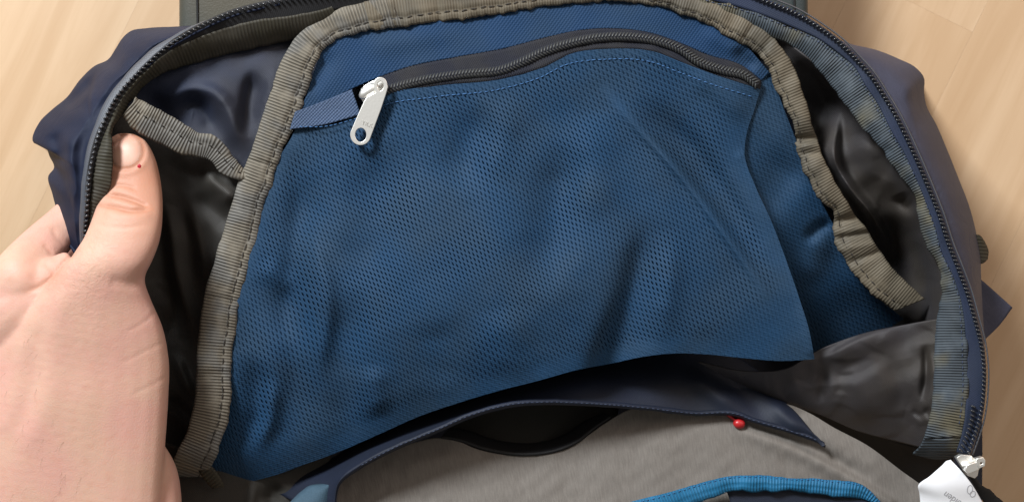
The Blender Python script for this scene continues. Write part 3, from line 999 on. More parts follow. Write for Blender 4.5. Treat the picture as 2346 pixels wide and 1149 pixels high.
# net pattern laid out along the cloth so that it stretches and bends over the folds
du = np.sqrt(((G[:, 1:] - G[:, :-1]) * [1, 1, 5.3]) ** 2 @ np.ones(3))
dv = np.sqrt(((G[1:] - G[:-1]) * [1, 1, 5.3]) ** 2 @ np.ones(3))
uu = X / 5.3 + 1.6 * waves(X, Y, 520, 64)
vv = -Y / 5.3 + 1.6 * waves(X, Y, 480, 65) - 0.15 * G[..., 2]
net = sheet("mesh_pocket", G, M_NET, bag, uv=np.stack([uu, vv], -1), attr={"open": op}, thick=0)
net["label"] = "blue knitted net panel of the inside pocket"
NETG = G
Gb = G.copy()
Gb[..., 2] -= 2.2
sheet("backing", Gb[::2, ::2], M_BACKING, net, thick=0)
st = np.stack([np.interp(np.linspace(0, 1, 260), np.linspace(0, 1, 320), G[8, :, k]) for k in range(3)], -1)
stitches("stitching", st[45:], 13, 9, 2.2, M_BLUE_THREAD, net, dz=0.25)

# blue webbing patch at the closed end of the pocket zipper
G = coons([(676, 256, -9), (740, 232, -8.6), (806, 205, -8.4)], [(664, 296, -9.2), (740, 286, -8.8), (826, 262, -8.4)],
          [(676, 256, -9), (664, 296, -9.2)], [(806, 205, -8.4), (826, 262, -8.4)], 40, 20)
pw = sheet("zipper_stop", G, M_PATCH, bag, thick=0.9)
stitches("stitching", spl([(680, 290, -8.6), (740, 290, -8.2), (830, 268, -7.8)], 60), 12, 8, 2.0, M_BLUE_THREAD, pw, dz=0.4)

# pocket zipper: tape, coil and slider
pz, TZ = strip("pocket_zipper", ZU[3:], ZD[3:], 200, 9, lambda t: 0.2, M_TAPE, bag, wav=(0.4, 0.4), seed=9, zwav=0.15)
pz["label"] = "grey coil zipper of the inside pocket"
ZC = [(860, 215, -8.3), (900, 202, -8.1), (960, 186, -8), (1060, 170, -7.8), (1150, 160, -7.6), (1205, 138, -7.6), (1250, 117, -7.6), (1300, 101, -7.6), (1360, 88, -7.6), (1430, 84, -7.6), (1500, 92, -7.8), (1560, 113, -8.2), (1600, 140, -8.6),
      (1660, 161, -9.4), (1705, 172, -10), (1738, 196, -11)]
# raised rounded cord under the coil
simple_strip("coil_bed", ZC, 25, M_TAPE, pz, n=160, h=1.3, thick=0.4, m=9)


def coil(path, pitch, half, rad, mat, parent):
    p = spl(path, 800)
    s = np.concatenate([[0], np.cumsum(np.sqrt(((p[1:, :2] - p[:-1, :2]) ** 2).sum(1)))])
    V, F = [], []
    x = pitch
    while x < s[-1] - pitch:
        c = np.array([np.interp(x, s, p[:, j]) for j in range(3)])
        e = np.array([np.interp(x + 3, s, p[:, j]) for j in range(3)])
        t = (e - c)[:2]
        t /= np.linalg.norm(t)
        n = np.array([-t[1], t[0]])
        for sd in (-1, 1):
            b = len(V)
            for k in range(4):
                f = k / 3
                off = n * sd * (0.8 + half * f) + t * (pitch * 0.75 * (f ** 1.3) + (pitch * 0.5 if sd > 0 else 0))
                zc = c[2] + 1.35 - 1.0 * f * f
                for q in range(4):
                    aq = q * math.pi / 2
                    w = rad * (0.75 if k in (0, 3) else 1)
                    V.append([c[0] + off[0] + t[0] * math.cos(aq) * w, c[1] + off[1] + t[1] * math.cos(aq) * w, zc + math.sin(aq) * w / 5.3 * 1.2])
            for k in range(3):
                for q in range(4):
                    q2 = (q + 1) % 4
                    F.append((b + k * 4 + q, b + k * 4 + q2, b + k * 4 + 4 + q2, b + k * 4 + 4 + q))
        x += pitch
    o = mesh_from("zipper_coil", P(np.array(V)), F, mat, parent)
    bm = bmesh.new(); bm.from_mesh(o.data)
    bmesh.ops.recalc_face_normals(bm, faces=bm.faces)
    bm.to_mesh(o.data); bm.free()
    return o


coil(ZC, 7.6, 9.5, 2.5, M_COIL, pz)


def solid_outline(name, outer, holes, z, th, mat, parent, bevel=0.00018, tilt=None):
    """flat plate with holes, cut from outlines given on the page at height z (mm)"""
    cu = bpy.data.curves.new(name, 'CURVE')
    cu.dimensions = '2D'
    cu.fill_mode = 'BOTH'
    cu.extrude = th / 2000
    cu.bevel_depth = bevel
    cu.bevel_resolution = 2
    c = P((np.mean([p[0] for p in outer]), np.mean([p[1] for p in outer]), z))
    for ring in [outer] + holes:
        sp = cu.splines.new('POLY')
        w = P(np.array([(p[0], p[1], z) for p in ring]))
        sp.points.add(len(ring) - 1)
        for q, k in zip(sp.points, w):
            q.co = (k[0] - c[0], k[1] - c[1], 0, 1)
        sp.use_cyclic_u = True
    tmp = bpy.data.objects.new(name + "_tmp", cu)
    COL.objects.link(tmp)
    dg = bpy.context.evaluated_depsgraph_get()
    me = bpy.data.meshes.new_from_object(tmp.evaluated_get(dg))
    bpy.data.objects.remove(tmp)
    me.materials.clear()
    me.materials.append(mat)
    o = bpy.data.objects.new(name, me)
    COL.objects.link(o)
    o.parent = parent
    M = Matrix.Translation(Vector(c))
    if tilt:
        M = M @ Matrix.Rotation(tilt[0], 4, Vector(tilt[1]))
    o.matrix_world = M
    return o


def arc(cx, cy, r, a0, a1, n, ry=None):
    ry = ry or r
    return [(cx + r * math.cos(math.radians(a0 + (a1 - a0) * i / n)), cy + ry * math.sin(math.radians(a0 + (a1 - a0) * i / n))) for i in range(n + 1)]


# slider of the pocket zipper
bmx = bmesh.new()
bmesh.ops.create_uvsphere(bmx, u_segments=20, v_segments=12, radius=1)
for v in bmx.verts:
    x, y, z = v.co
    v.co = (x * 0.0050 * (1 - 0.12 * y), y * 0.0027, z * 0.0019)
me = bpy.data.meshes.new("slider")
bmx.to_mesh(me); bmx.free()
me.polygons.foreach_set("use_smooth", [True] * len(me.polygons))
me.materials.append(M_METAL)
sl = bpy.data.objects.new("zipper_slider", me)
COL.objects.link(sl)
sl.parent = pz
sl.matrix_world = Matrix.Translation(Vector(P((845, 208, -4.6)))) @ Matrix.Rotation(math.radians(32), 4, 'Z')
body = [(832, 232), (826, 222), (828, 206), (838, 196), (856, 186), (872, 182), (884, 190), (886, 206), (878, 216), (860, 222), (842, 236), (836, 237)]
solid_outline("slider_body", body, [], -6.6, 1.6, M_METAL, pz)
# pull tab: plate with a round hole below and an open eye above
tab = arc(826, 309, 22.5, 20, 200, 22) + [(808, 294), (822, 262), (836, 232)] + [(842, 224), (852, 218), (862, 214)] + arc(872, 194, 14.5, 150, 350, 16, 15.5) + [(888, 200), (884, 214), (872, 250), (860, 282)]
hole1 = arc(826.5, 309, 13.8, 0, 345, 23, 17.0)
hole2 = [(866, 206), (863, 199), (865, 190), (872, 185), (879, 189), (881, 199), (876, 208), (870, 211)]
pull = solid_outline("zipper_pull", tab, [hole1, hole2], -3.4, 1.3, M_METAL, pz, tilt=(math.radians(3), (1, 0.5, 0)))
fc = bpy.data.curves.new("engraved_letters", 'FONT')
fc.body = "YKK"
fc.size = 0.0026
fc.align_x = 'CENTER'
tmp = bpy.data.objects.new("tmp", fc)
COL.objects.link(tmp)
dg = bpy.context.evaluated_depsgraph_get()
me = bpy.data.meshes.new_from_object(tmp.evaluated_get(dg))
bpy.data.objects.remove(tmp)
me.materials.clear(); me.materials.append(M_ENGRAVE)
eo = bpy.data.objects.new("engraved_letters", me)
COL.objects.link(eo)
eo.parent = pz
eo.matrix_world = Matrix.Translation(Vector(P((838, 286, -2.15)))) @ Matrix.Rotation(math.radians(-19), 4, 'Z')

# binding tape around the pocket
pb, PB = strip("pocket_binding", LIMB_A, LIMB_B, 420, 17, binding, M_KHAKI, bag, wav=(1.2, 2.6), seed=11, zwav=0.35, thick=1.0)
stitches("stitching", PB[6:-6, 12] + [0, 0, .2], 21, 15, 2.4, M_DARK_THREAD, pb)
pt, PT = strip("pocket_binding", TOP_A, TOP_B, 520, 17, binding, M_KHAKI_SOFT, bag, wav=(1.4, 2.8), seed=14, zwav=0.45, thick=1.0)
stitches("stitching", PT[6:-4, 12] + [0, 0, .2], 21, 13, 2.4, M_DARK_THREAD, pt)
refold(pt, PT, [([(1815, 318), (1872, 316)], 8, -2.2, (0, 0)), ([(1822, 335), (1880, 330)], 8, 1.2, (0, 0)), ([(1838, 352), (1888, 350)], 6, -0.9, (0, 0)),
                ([(1905, 510), (1960, 495)], 9, -2.2, (0, 0)), ([(1905, 535), (1985, 520)], 9, 1.0, (0, 0)), ([(1925, 545), (1995, 530)], 6, -1.3, (0, 0)), ([(1950, 600), (2020, 575)], 7, -1.5, (0, 0)),
                ([(1935, 572), (2010, 555)], 9, 0.8, (0, 0)), ([(1690, 108), (1725, 60)], 6, -0.6, (0, 0)), ([(1740, 125), (1770, 85)], 9, -0.8, (0, 0)), ([(1010, 50), (1000, -20)], 7, -0.5, (0, 0)),
                ([(905, 62), (895, 5)], 8, 0.6, (0, 0))])
refold(pb, PB, [([(740, 120), (690, 85)], 9, -0.8, (0, 0)), ([(560, 365), (640, 380)], 6, -0.6, (0, 0)), ([(475, 680), (555, 690)], 7, -0.5, (0, 0)), ([(450, 842), (530, 842)], 9, 0.5, (0, 0))])
pb["label"] = "grey ribbed binding down the left side of the pocket"
pt["label"] = "khaki ribbed binding over the top and right side of the pocket"

# small bound seam from the zipper to the pocket
A = [(279, 266, 5), (313, 303, 2), (366, 329, -2), (418, 355, -5), (454, 361, -7), (486, 371, -8), (507, 397, -9), (543, 411, -11), (575, 415, -14)]
B = [(313, 225, 4), (366, 251, 1), (413, 277, -2), (460, 306, -5), (491, 312, -5), (517, 337, -8), (538, 364, -10), (560, 384, -12), (590, 395, -15)]
bs, BS = strip("seam_binding", A, B, 150, 13, lambda t: 1.1 * (1 - abs(2 * t - 1) ** 3) - 0.6 * math.exp(-((t - 0.62) / 0.06) ** 2), M_KHAKI, bag, wav=(1.5, 1.5), seed=17, zwav=0.4)
stitches("stitching", BS[4:-4, 7] + [0, 0, .2], 24, 10, 2.6, M_DARK_THREAD, bs)

# ---- lining, right side, and its folds
G = coons([(1690, 40, -10), (1780, 84, -10), (1890, 170, -7), (1990, 290, -5), (2060, 380, -4)],
          [(1960, 780, -72), (2060, 775, -60), (2170, 740, -8)],
          [(1690, 40, -10), (1800, 160, -18), (1850, 280, -24), (1890, 420, -34), (1960, 560, -52), (1960, 780, -72)],
          [(2060, 380, -4), (2110, 480, -4), (2150, 600, -6), (2170, 740, -8)], 140, 200)
X, Y = G[..., 0].copy(), G[..., 1].copy()
G[..., 2] -= 20 * np.exp(-(((X - 1890) / 55) ** 2 + ((Y - 240) / 90) ** 2))
G[..., 2] -= 20 * np.exp(-(((X - 2060) / 70) ** 2 + ((Y - 600) / 140) ** 2))
fold(G, [(1800, 90), (1850, 135), (1900, 185), (1940, 230)], (16, 20), 6.0)
fold(G, [(1925, 215), (1915, 290), (1912, 370), (1945, 430), (1990, 485), (2025, 545), (2038, 610)], (12, 30), 15.0)
fold(G, [(1890, 330), (1920, 420), (1975, 500), (2010, 590)], 16, -9.0)
fold(G, [(1975, 300), (1985, 360), (2010, 420)], 26, 3.0)
fold(G, [(2060, 440), (2075, 470), (2100, 480)], 16, -5.0)
G[..., 2] += 0.7 * waves(X, Y, 80, 71)
crinkle(G, 34, 4, h=0.5)
o = sheet("lining", G, M_LINING_R, bag)
o["label"] = "brownish black coated lining inside the right edge"

# lower right lining bulge
G = coons([(1600, 830, -26), (1700, 850, -26), (1800, 845, -25), (1880, 800, -23), (1980, 762, -20), (2080, 742, -15), (2160, 728, -9)],
          [(1740, 900, -40), (1805, 925, -38), (1880, 950, -38), (1960, 985, -38), (2060, 1012, -36), (2160, 1036, -16)],
          [(1600, 830, -26), (1740, 900, -40)], [(2160, 728, -9), (2165, 860, -9), (2160, 1036, -16)], 150, 90)
X, Y = G[..., 0].copy(), G[..., 1].copy()
G[..., 2] += 6 * np.exp(-(((X - 2010) / 130) ** 2 + ((Y - 890) / 90) ** 2))
fold(G, [(1840, 838), (1900, 815), (1980, 775), (2080, 748)], (10, 30), 3.5, ends=(1, 1))
fold(G, [(1860, 850), (1910, 842), (1960, 860)], 26, -2.0)
fold(G, [(1900, 800), (1990, 790), (2090, 800)], 30, 1.2)
fold(G, [(2030, 800), (2060, 870), (2070, 960)], 24, -1.4)
fold(G, [(1880, 835), (1886, 880), (1876, 930)], 14, -2.5)
fold(G, [(1950, 830), (1990, 900), (2010, 980)], 40, 2.0)
fold(G, [(2118, 780), (2122, 860), (2110, 930)], 9, -4)
fold(G, [(2085, 930), (2105, 950), (2140, 930)], 8, -1.6)
fold(G, [(2090, 965), (2130, 950)], 14, 1.2)
G[..., 2] += 0.5 * waves(X, Y, 70, 73)
crinkle(G, 40, 5, h=0.45, run=110)
o = sheet("lining", G, M_LINING_P, bag)
o["label"] = "plum grey coated lining at the lower right"
# tucked fabric under the bulge
G = coons([(1740, 895, -42), (1900, 955, -42), (2060, 1010, -42), (2180, 1040, -22)], [(1760, 1000, -80), (1950, 1060, -80), (2100, 1180, -80), (2230, 1240, -70)],
          [(1740, 895, -42), (1760, 1000, -80)], [(2180, 1040, -22), (2230, 1240, -70)], 40, 20)
sheet("lining", G, M_BLACK, bag)

# ---- main zipper, right run
A = offset_path(ZR, -5, -0.4)
B = offset_path([(1560, -40, -7), (1635, -4, -6), (1674, 6, -6), (1739, 26, -5), (1826, 61, -4), (1870, 80, -3), (1924, 117, -2), (1968, 159, -2), (1981, 183, -1), (2015, 235, -1), (2046, 296, 0), (2076, 348, 0), (2107, 413, 0),
                 (2133, 479, 0), (2149, 522, 0), (2163, 576, -1), (2188, 628, -1), (2208, 691, -2), (2217, 759, -3), (2220, 837, -4), (2219, 915, -4), (2208, 998, -6), (2196, 1036, -7)], 5, 0)
ztr, _ = strip("main_zipper", A, B, 160, 8, lambda t: 0.2, M_TAPE_NAVY, bag)
ztr["label"] = "navy zipper down the right edge"
nt += teeth(ZR, 9.9, ztr, flip=-1, scale=0.86, skew=0.25)
nt += teeth([(2230, 925, -3.4), (2226, 960, -4), (2214, 1000, -5), (2198, 1036, -6)], 10.5, ztr, flip=-1, scale=0.85)
# bright thread along the outer side of the teeth
simple_strip("zipper_edge", offset_path(ZR[2:], -11, 0.0, 60), 4, M_GUARD, bag, n=160, h=0.5, thick=0.4, m=4)

# ribbed facing, right
A = [(1560, -34, -7), (1635, 0, -6.4), (1674, 7, -6), (1739, 28, -5.4), (1826, 63, -4.4), (1870, 82, -3.6), (1924, 119, -2.8), (1968, 161, -2), (2015, 238, -1.4), (2046, 299, -1), (2076, 351, -1), (2107, 416, -1),
     (2133, 482, -1), (2149, 525, -1), (2161, 578, -1.4), (2186, 630, -2), (2206, 692, -2.4), (2215, 760, -3), (2219, 837, -3.4), (2218, 915, -4), (2207, 998, -6)]
B = [(1560, 10, -11), (1640, 46, -10), (1690, 62, -10), (1750, 82, -9.4), (1812, 104, -8.4), (1833, 122, -8), (1866, 150, -7.4), (1903, 196, -6.6), (1944, 250, -6), (1981, 298, -5.6), (2015, 336, -5.4), (2059, 400, -5),
     (2096, 450, -5), (2103, 500, -5), (2119, 556, -5.4), (2150, 613, -6), (2157, 668, -6.4), (2146, 730, -6.6), (2139, 863, -6.8), (2132, 940, -7.2), (2118, 1003, -9)]
fr, FR = strip("zipper_facing", A, B, 300, 13, lambda t: 1.3 * math.sin(math.pi * t), M_FACING, bag, wav=(0.8, 1.8), seed=21, zwav=0.5)
fr["label"] = "wavy blue and khaki ribbed facing along the right zipper"
stitches("stitching", FR[10:-4, 2] + [0, 0, .1], 14, 8, 2.0, M_NAVY_THREAD, fr, dz=0.2)
# rolled lower end of the facing
G = coons([(2118, 1000, -9), (2160, 1006, -7), (2208, 996, -6)], [(2090, 1040, -22), (2150, 1052, -20), (2196, 1044, -14)],
          [(2118, 1000, -9), (2108, 1022, -14), (2090, 1040, -22)], [(2208, 996, -6), (2206, 1024, -9), (2196, 1044, -14)], 24, 14)
sheet("facing_end", G, M_FACING, bag, uv=np.stack([G[..., 1] / 5.3, G[..., 1] / 5.3], -1))

# right slider, its pull and the tape running on to the corner
tail, _ = strip("zipper_tail", [(2196, 1040, -12), (2217, 1086, -14), (2253, 1149, -18), (2300, 1230, -24)], [(2224, 1040, -12), (2233, 1090, -14), (2271, 1124, -18), (2300, 1149, -20), (2390, 1225, -26)][:4], 60, 7,
                lambda t: 0.8 * math.sin(math.pi * t), M_TAPE_BLACK, bag, wav=(.6, 1.2), seed=23, match=False)
sb = [(2190, 1046), (2200, 1040), (2222, 1042), (2232, 1056), (2238, 1074), (2236, 1086), (2230, 1092), (2214, 1086), (2202, 1066)]
solid_outline("slider_body", sb, [], -6.0, 3.0, M_METAL, ztr)
solid_outline("slider_bridge", [(2212, 1064), (2234, 1056), (2240, 1064), (2237, 1072), (2216, 1080), (2210, 1074)], [], -2.6, 3.4, M_METAL, ztr, bevel=0.0005)
solid_outline("zipper_pull", [(2234, 1050), (2248, 1046), (2253, 1052), (2252, 1064), (2240, 1069), (2236, 1062)], [[(2240, 1056), (2249, 1053), (2250, 1061), (2241, 1064)]], -2.0, 3.0, M_METAL, ztr, bevel=0.0003)

# ---- navy inner flap with its rim
RIM = [(770, 1200, -26), (768, 1149, -25), (775, 1111, -23), (823, 1071, -20), (900, 1030, -17), (1000, 988, -15), (1087, 951, -14), (1174, 929, -14), (1243, 924, -15), (1347, 927, -18), (1486, 938, -25), (1590, 950, -31), (1694, 953, -31), (1722, 964, -31), (1758, 975, -31),
       (1819, 993, -30), (1868, 1010, -29), (1890, 1023, -28)]
UPR = [(640, 1130, -50), (680, 1090, -50), (740, 1060, -50), (820, 1010, -50), (900, 965, -50), (1000, 925, -49), (1100, 890, -48), (1200, 860, -48), (1300, 835, -48), (1400, 815, -48), (1500, 800, -48), (1600, 795, -48), (1680, 810, -48), (1740, 850, -46),
       (1765, 880, -43), (1795, 915, -39), (1830, 950, -34), (1885, 1018, -28.5)]
fl, FLG = strip("inner_flap", UPR, RIM, 200, 26, lambda t: 3.0 * math.sin(math.pi * t), M_FLAP, bag, thick=0.8, match=False)
G = FLG.copy()
fold(G, [(1600, 830), (1680, 880), (1740, 945), (1760, 980)], (24, 20), -2.5)
fold(G, [(1560, 850), (1640, 900), (1700, 950)], 22, 3.0)
fold(G, [(1770, 900), (1800, 950), (1850, 1000)], 20, 2.5)
v = P(G).reshape(-1, 3)
fl.data.vertices.foreach_set("co", v.ravel())
fl.data.update()
rim, _ = strip("rim", [(p[0] - 1, p[1] - 11, p[2] + 0.4) for p in RIM], [(p[0], p[1] + 2, p[2] + 0.2) for p in RIM], 200, 7, lambda t: 1.1 * math.sin(math.pi * t), M_FLAP, fl, wav=(0.5, 0.7), seed=27)
stitches("stitching", spl([(p[0], p[1] - 4, p[2] + 1.4) for p in RIM[3:]], 300), 11, 7, 1.5, M_NAVY_THREAD, fl, dz=0.1)

# ---- grey front panel
gtop = [(700, 1200, -40), (745, 1120, -42), (800, 1082, -42), (860, 1050, -42), (940, 1016, -41), (1000, 1002, -41), (1043, 1007, -40), (1085, 1025, -39), (1130, 1037, -39), (1207, 1042, -39), (1258, 1038, -39), (1309, 1023, -39), (1348, 996, -39), (1390, 966, -39), (1440, 938, -39),
        (1520, 926, -38), (1620, 926, -37), (1720, 926, -36), (1804, 925, -36), (1856, 946, -35), (1908, 977, -34), (1987, 1019, -32), (2065, 1077, -30), (2127, 1123, -28), (2180, 1180, -26)]
gbot = [(680, 1330, -34), (1000, 1330, -30), (1400, 1330, -27), (1800, 1330, -24), (2120, 1330, -24)]
G = coons(gtop, gbot, [gtop[0], (680, 1330, -34)], [gtop[-1], (2120, 1330, -24)], 300, 130)
X, Y = G[..., 0].copy(), G[..., 1].copy()
fold(G, [(1640, 958), (1698, 987), (1771, 1010), (1844, 1039), (1893, 1064), (1960, 1100), (2040, 1150)], (11, 22), 2.8, ends=(1, 0))
fold(G, [(1660, 950), (1740, 978), (1820, 1008), (1900, 1045), (2000, 1110)], 14, -2.2)
fold(G, [(1800, 930), (1900, 1000), (2010, 1070), (2090, 1140)], (40, 26), 2.0)
fold(G, [(880, 1085), (1000, 1055), (1130, 1050)], 24, 2.0)
G[..., 2] += 0.5 * waves(X, Y, 160, 81) + 0.15 * waves(X, Y, 40, 82)
gp = sheet("front_panel", G, M_GREY, bag, thick=1.0)
gp["label"] = "grey slubbed front panel below the flap"
# grey fabric deep inside the slit, its shade put into the charcoal colour
G = coons([(1020, 940, -62), (1200, 915, -62), (1420, 920, -62)], [(1040, 1080, -52), (1200, 1090, -52), (1400, 1030, -52)],
          [(1020, 940, -62), (1040, 1080, -52)], [(1420, 920, -62), (1400, 1030, -52)], 40, 24)
sheet("slit_lining", G, M_LOW, bag)
# black elastic loop lying in the slit
A = [(1010, 1000, -40), (1050, 1006, -39), (1095, 1022, -38.5), (1150, 1034, -38.5), (1220, 1038, -38.5), (1280, 1028, -38.5), (1325, 1008, -38.5), (1360, 980, -39), (1400, 952, -39)]
B = [(1030, 978, -44), (1075, 985, -46), (1115, 1000, -47), (1160, 1011, -48), (1215, 1014, -48), (1262, 1006, -48), (1300, 990, -47), (1335, 966, -46), (1380, 944, -44)]
strip("elastic_loop", A, B, 80, 7, lambda t: 0.5, M_BLACK, bag, thick=1.2)

# bright blue piping of the front pocket and what shows under it
A = [(1380, 1170, -1), (1448, 1147, 0), (1528, 1127, 1), (1608, 1104, 1.5), (1656, 1092, 2), (1720, 1087, 2), (1816, 1094, 2), (1912, 1099, 1.5), (1969, 1107, 1), (2001, 1130, 0), (2030, 1160, -1)]
B = [(1540, 1185, 0), (1580, 1160, 1), (1611, 1147, 2), (1649, 1133, 2.4), (1688, 1123, 2.6), (1739, 1127, 2.6), (1800, 1123, 2.6), (1864, 1130, 2), (1943, 1140, 1.4), (1990, 1146, .4), (2010, 1165, -.6)]
A = [(p[0], p[1], p[2] - 23) for p in A]
B = [(p[0], p[1], p[2] - 23) for p in B]
bp, BP = strip("pocket_piping", A, B, 170, 11, lambda t: 1.4 * math.sin(math.pi * t) - 0.5 * math.exp(-((t - 0.6) / 0.06) ** 2), M_BLUE_TAPE, bag, wav=(1.0, 1.6), seed=29, zwav=0.4)
stitches("stitching", BP[3:-3, 1] + [0, 0, .1], 12, 6, 1.8, M_BLUE_THREAD, bp, dz=0.2)
G = coons([(1660, 1110, -24), (1850, 1112, -24), (2000, 1130, -24)], [(1660, 1250, -22), (1850, 1250, -22), (2040, 1250, -22)],
          [(1660, 1110, -24), (1700, 1160, -23), (1720, 1250, -22)], [(2000, 1130, -24), (2040, 1250, -22)], 30, 20)
sheet("pocket_lining", G, M_FLAP, bag)
# rounded pale blue piping at the lower left, shade put into its dulled colour
A = [(640, 1170, -30), (664, 1149, -30), (690, 1124, -31), (715, 1109, -32), (748, 1106, -34)]
B = [(700, 1230, -28), (730, 1200, -28), (752, 1165, -29), (762, 1135, -31), (764, 1112, -33)]
strip("side_piping", A, B, 40, 9, lambda t: 4 * math.sin(math.pi * t), M_SIDE_PIPE, bag, match=False)
# dark fabric at the lower left under the net, with a small webbing end
G = coons([(350, 1000, -46), (450, 1040, -42), (560, 1090, -44), (760, 1040, -48)], [(330, 1300, -50), (500, 1300, -48), (680, 1300, -52)],
          [(350, 1000, -46), (330, 1300, -50)], [(760, 1040, -48), (680, 1300, -52)], 60, 40)
fold(G, [(585, 1090), (575, 1150), (570, 1220)], 10, 3)
fold(G, [(640, 1100), (610, 1160)], 20, -5)
sheet("lower_lining", G, M_LOW, bag)
A = [(438, 1044, -34), (452, 1072, -35), (468, 1098, -37), (488, 1118, -40)]
B = [(470, 1048, -33), (486, 1068, -34), (502, 1090, -36), (514, 1114, -39)]
strip("webbing_end", A, B, 40, 7, lambda t: 0.8 * math.sin(math.pi * t), M_KHAKI_DARK, bag, wav=(.8, .8), seed=33)

# ---- white care label with grey print
G = coons([(2159, 1064, -6), (2168, 1055, -6), (2178, 1052, -6)], [(2110, 1190, -10), (2190, 1230, -8), (2292, 1230, -12)],
          [(2159, 1064, -6), (2139, 1098, -5), (2120, 1128, -6), (2128, 1150, -8), (2150, 1230, -10)], [(2178, 1052, -6), (2205, 1080, -4), (2227, 1107, -4), (2253, 1149, -7), (2296, 1230, -12)], 24, 40)
lb = sheet("care_label", G, M_LABEL, bag, thick=0.25)
lb["label"] = "white satin care label with faint grey print"


def label_text(txt, px, py, z, size, rot):
    c = bpy.data.curves.new("print", 'FONT')
    c.body = txt
    c.size = size
    c.align_x = 'CENTER'
    t = bpy.data.objects.new("tmp", c)
    COL.objects.link(t)
    d = bpy.context.evaluated_depsgraph_get()
    me = bpy.data.meshes.new_from_object(t.evaluated_get(d))
    bpy.data.objects.remove(t)
    me.materials.clear(); me.materials.append(M_PRINT)
    return me, Matrix.Translation(Vector(P((px, py, z)))) @ Matrix.Rotation(math.radians(rot), 4, 'Z')


lab_bvh = None


# ---- red bead peeking out from under the flap
bmx = bmesh.new()
bmesh.ops.create_uvsphere(bmx, u_segments=20, v_segments=14, radius=1)
for v in bmx.verts:
    x, y, z = v.co
    k = 1 + 0.10 * math.sin(3 * x + 1) * math.cos(2.5 * z)
    v.co = (x * 0.0030 * k, y * 0.0024 * k, z * 0.0025)
me = bpy.data.meshes.new("red_bead")
bmx.to_mesh(me); bmx.free()
me.polygons.foreach_set("use_smooth", [True] * len(me.polygons))
me.materials.append(M_RED)
bead = bpy.data.objects.new("red_bead", me)
COL.objects.link(bead)
bead.location = P((1693, 969, -33.5))
bead["label"] = "small shiny red bead peeking out from under the navy flap"
bead["category"] = "bead"
simple_strip("cord", [(1690, 966, -34), (1670, 950, -35), (1640, 935, -36)], 9, M_RED, None, n=14, h=1.2)[0].parent = bead
for ch in bead.children:
    ch.matrix_parent_inverse = Matrix.Translation(-bead.location)

# ------------------------------------------------------------------ hand
def loft(stations, n=28, sub=5):
    """closed tube through stations (lx, ly, rx, ry, zc, half thickness)"""
    s = np.array(stations, float)
    k = len(s) * sub
    pa = spl_multi(s, k)
    V, F = [], []
    for q in pa:
        l, r = q[:2], q[2:4]
        c = (l + r) / 2
        hx = (r - l) / 2
        for j in range(n):
            th = 2 * math.pi * j / n
            cx, sx = math.cos(th), math.sin(th)
            e = 0.86
            cx = math.copysign(abs(cx) ** e, cx)
            sx = math.copysign(abs(sx) ** e, sx)
            V.append((c[0] + hx[0] * cx, c[1] + hx[1] * cx, q[4] + q[5] * sx))
    for i in range(k - 1):
        for j in range(n):
            j2 = (j + 1) % n
            F.append((i * n + j, i * n + j2, (i + 1) * n + j2, (i + 1) * n + j))
    F.append(tuple(range(n - 1, -1, -1)))
    F.append(tuple((k - 1) * n + j for j in range(n)))
    return np.array(V), F


def spl_multi(s, k):
    d = np.sqrt((((s[1:, :2] + s[1:, 2:4] - s[:-1, :2] - s[:-1, 2:4]) / 2) ** 2).sum(1)) + 1e-6
    t = np.concatenate([[0], np.cumsum(d)])
    m = np.empty_like(s)
    sl = (s[1:] - s[:-1]) / d[:, None]
    m[0], m[-1] = sl[0], sl[-1]
    w = d[1:] / (d[:-1] + d[1:])
    m[1:-1] = sl[:-1] * w[:, None] + sl[1:] * (1 - w[:, None])
    tt = np.linspace(0, t[-1], k)
    i = np.clip(np.searchsorted(t, tt, 'right') - 1, 0, len(d) - 1)
    h = d[i][:, None]
    u = ((tt - t[i]) / d[i])[:, None]
    return ((2 * u**3 - 3 * u**2 + 1) * s[i] + (u**3 - 2 * u**2 + u) * h * m[i]
            + (-2 * u**3 + 3 * u**2) * s[i + 1] + (u**3 - u**2) * h * m[i + 1])


def finger(pts, sub=6, n=18):
    """pts = (px, py, z, radius px)"""
    st_ = []
    for i, p in enumerate(pts):
        q0, q1 = pts[max(0, i - 1)], pts[min(len(pts) - 1, i + 1)]
        d = np.array([q1[0] - q0[0], q1[1] - q0[1]], float)
        d /= np.linalg.norm(d) + 1e-9
        nr = np.array([-d[1], d[0]])
        st_.append((p[0] - nr[0] * p[3], p[1] - nr[1] * p[3], p[0] + nr[0] * p[3], p[1] + nr[1] * p[3], p[2], p[3] / 5.3 * 0.95))
    return loft(st_, n=n, sub=sub)


thumb_palm = [
    (272, 309, 303, 304, 0, 2.6), (255, 320, 325, 314, -.2, 5.2), (243, 338, 342, 334, -.2, 7.2), (234, 366, 356, 362, 0, 8.4), (229, 402, 366, 400, 0.5, 9.2), (226, 448, 373, 452, 4.5, 9.6),
    (213, 494, 373, 498, 10.5, 9.6), (188, 552, 366, 552, 13.5, 9.8), (150, 606, 349, 598, 14, 10.5), (105, 662, 332, 636, 12, 11), (30, 730, 345, 682, 9, 12), (-40, 790, 374, 750, 6, 13),
    (-90, 850, 388, 826, 4, 13.5), (-120, 930, 387, 905, 3, 14), (-140, 1020, 381, 1000, 2, 14), (-150, 1130, 372, 1120, 1, 14), (-150, 1300, 360, 1300, 0, 14), (-150, 1500, 300, 1520, -2, 14),
    (-170, 1750, 240, 1780, -4, 14), (-200, 1950, 210, 1980, -6, 14)]
partsV, partsF, off = [], [], 0
tubes = [loft(thumb_palm)]
